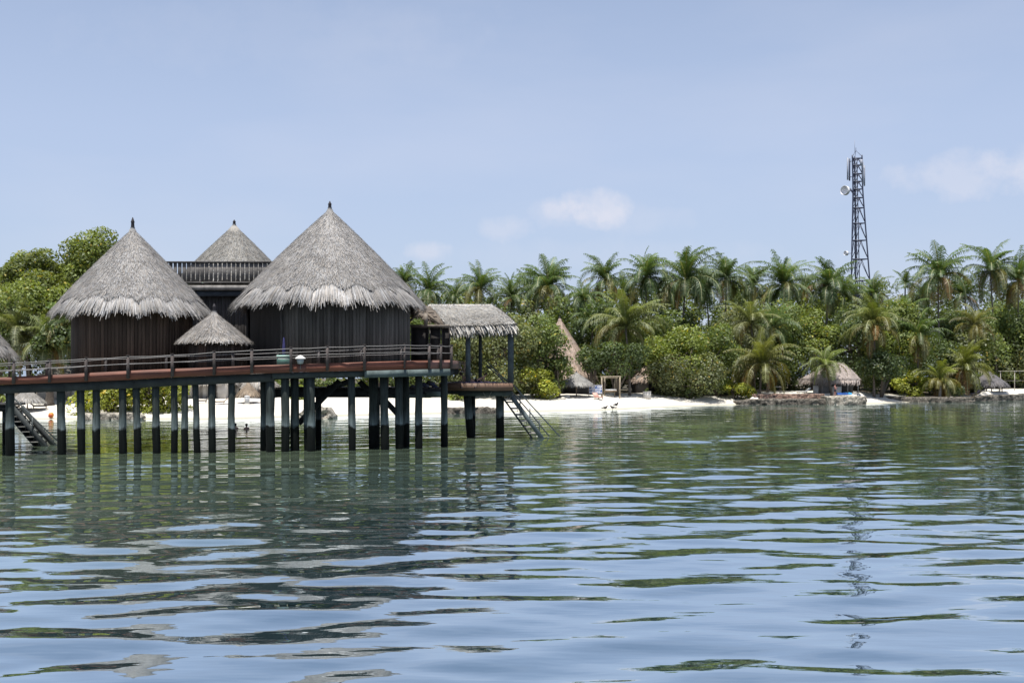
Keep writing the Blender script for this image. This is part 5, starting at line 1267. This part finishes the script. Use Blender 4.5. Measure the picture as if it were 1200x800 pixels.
# swing frame with bed
sw = thing('swing_bed', 'timber swing frame holding a white day bed on the sand', 'swing bed', G(716, 144))
D = 144
for px, dd, w in ((705.3, 0, .10), (726.2, 0, .10), (709.5, 1.6, .07), (721.5, 1.6, .07)):
    MB().tube([(W(px, 0, D).x, D + dd, gz(px, D) - .1), (W(px, 0, D).x + random.uniform(-.05, .05), D + dd, W(0, 441.5, D).z)], w, 8, (.30, .25, .18)).build('post', M['wood'], sw)
MB().tube([W(703.5, 441.3, D), W(728, 441.0, D)], .07, 8, (.36, .30, .22)).build('cross_beam', M['wood'], sw)
MB().tube([W(707, 442.5, D + 1.6), W(724, 442.5, D + 1.6)], .07, 8, (.40, .33, .24)).build('cross_beam', M['wood'], sw)
a, b = W(709, 458, D + .8), W(722.5, 458, D + .8); bdm = MB().box(((a.x + b.x) / 2, D + .8, a.z), (b.x - a.x, .95, .10), (.3, .22, .15)).build('bed_base', M['wood'], sw)
MB().box(((a.x + b.x) / 2, D + .8, a.z + .14), (b.x - a.x - .08, .9, .18), (.72, .71, .69), bev=.04).build('mattress', M['cloth'], bdm)
for x in (a.x + .05, b.x - .05): MB().tube([(x, D + .8, a.z), (x, D + .8, W(0, 441.8, D).z)], .02, 5, (.3, .26, .2)).build('rope', M['cloth'], sw)
# second trunk beside the swing, a trunk at the left, white plinth, bin, shelter, fence
pl = thing('planter', 'white square planter before the shaded bungalow', 'planter', G(758, 147)); g = G(758, 147)
MB().box((g.x, g.y, g.z + .42), (1.0, .8, .86), (.55, .53, .50), bev=.03).build('body', M['plaster'], pl); MB().box((g.x, g.y, g.z + .88), (1.08, .88, .07), (.6, .58, .55), bev=.02).build('rim', M['plaster'], pl)
m = MB(); crown_mesh(m, (g.x, g.y, g.z + 1.1), .4, .35, .25, 120, .2, TONE['mid'], 77, lobes=8); m.build('plant', M['leaf'], pl)
bi = thing('waste_bin', 'white bin standing beside the little brown straw shelter', 'bin', G(289.5, 119.5)); g = G(289.5, 119.5)
MB().lathe((g.x, g.y, g.z), [(.02, 0), (.26, 0), (.30, .8), (.27, .8), (.25, .1), (.02, .08)], 14, (.38, .39, .40)).build('body', M['plastic'], bi, True); MB().lathe((g.x, g.y, g.z + .8), [(.31, 0), (.31, .05), (.22, .14), (.02, .16)], 14, (.5, .49, .47)).build('lid', M['plastic'], bi, True)
ds = thing('domed_shelter', 'grey domed thatch shelter behind the yellow green arching palm', 'shelter', G(1159, 176)); g = G(1159, 176)
thatch_cone(ds, g.x, g.y, W(0, 449, 176).z, W(0, 434.5, 176).z, 20 / F * 176, (.19, .18, .185), dens=50, finial=.2, ns=40)
for k in range(6): aa = k * math.pi / 3 + .3; MB().tube([(g.x + 2 * math.cos(aa), g.y + 2 * math.sin(aa), g.z - .1), (g.x + 2 * math.cos(aa), g.y + 2 * math.sin(aa), W(0, 446, 176).z)], .08, 7, (.16, .13, .10)).build('post', M['wood'], ds)
wf = thing('wire_fence', 'thin post and wire fence on the sand at the picture edge', 'fence', G(1172, 183))
for px in (1172.5, 1189, 1206, 1224): g = G(px, 183); MB().tube([(g.x, 183, g.z - .2), (g.x, 183, W(0, 434.5, 183).z)], .06, 7, (.40, .37, .33)).build('post', M['wood'], wf)
MB().tube([W(1170, 434.8, 182.9), W(1226, 434.2, 182.9)], .035, 6, (.45, .42, .38)).build('top_rail', M['wood'], wf); MB().tube([W(1171, 446, 182.9), W(1226, 446, 182.9)], .02, 6, (.3, .28, .26)).build('wire', M['metal'], wf)
for px, D, py, top, r_, lab in ((58, 117, 436, 470, .42, 'thick dark tree trunk standing before the white walled bungalow'),):
    g = G(px, D); t = thing('leaning_tree', lab, 'tree', g, None); q = W(px - 1, 425, D)
    MB().tube([g + Vector((0, 0, -.2)), g + Vector((0, 0, .35)), g.lerp(q, .4) + Vector((.1, 0, 0)), q], [r_ * 1.7, r_, r_ * .8, r_ * .7], 10, (.07, .058, .048)).build('trunk', M['bark'], t, True)
    m = MB(); crown_mesh(m, q + Vector((0, 1, 2)), 2.6, 2.6, 1.9, 2200, .4, TONE['dark'], 78); m.build('crown', M['leaf'], t)
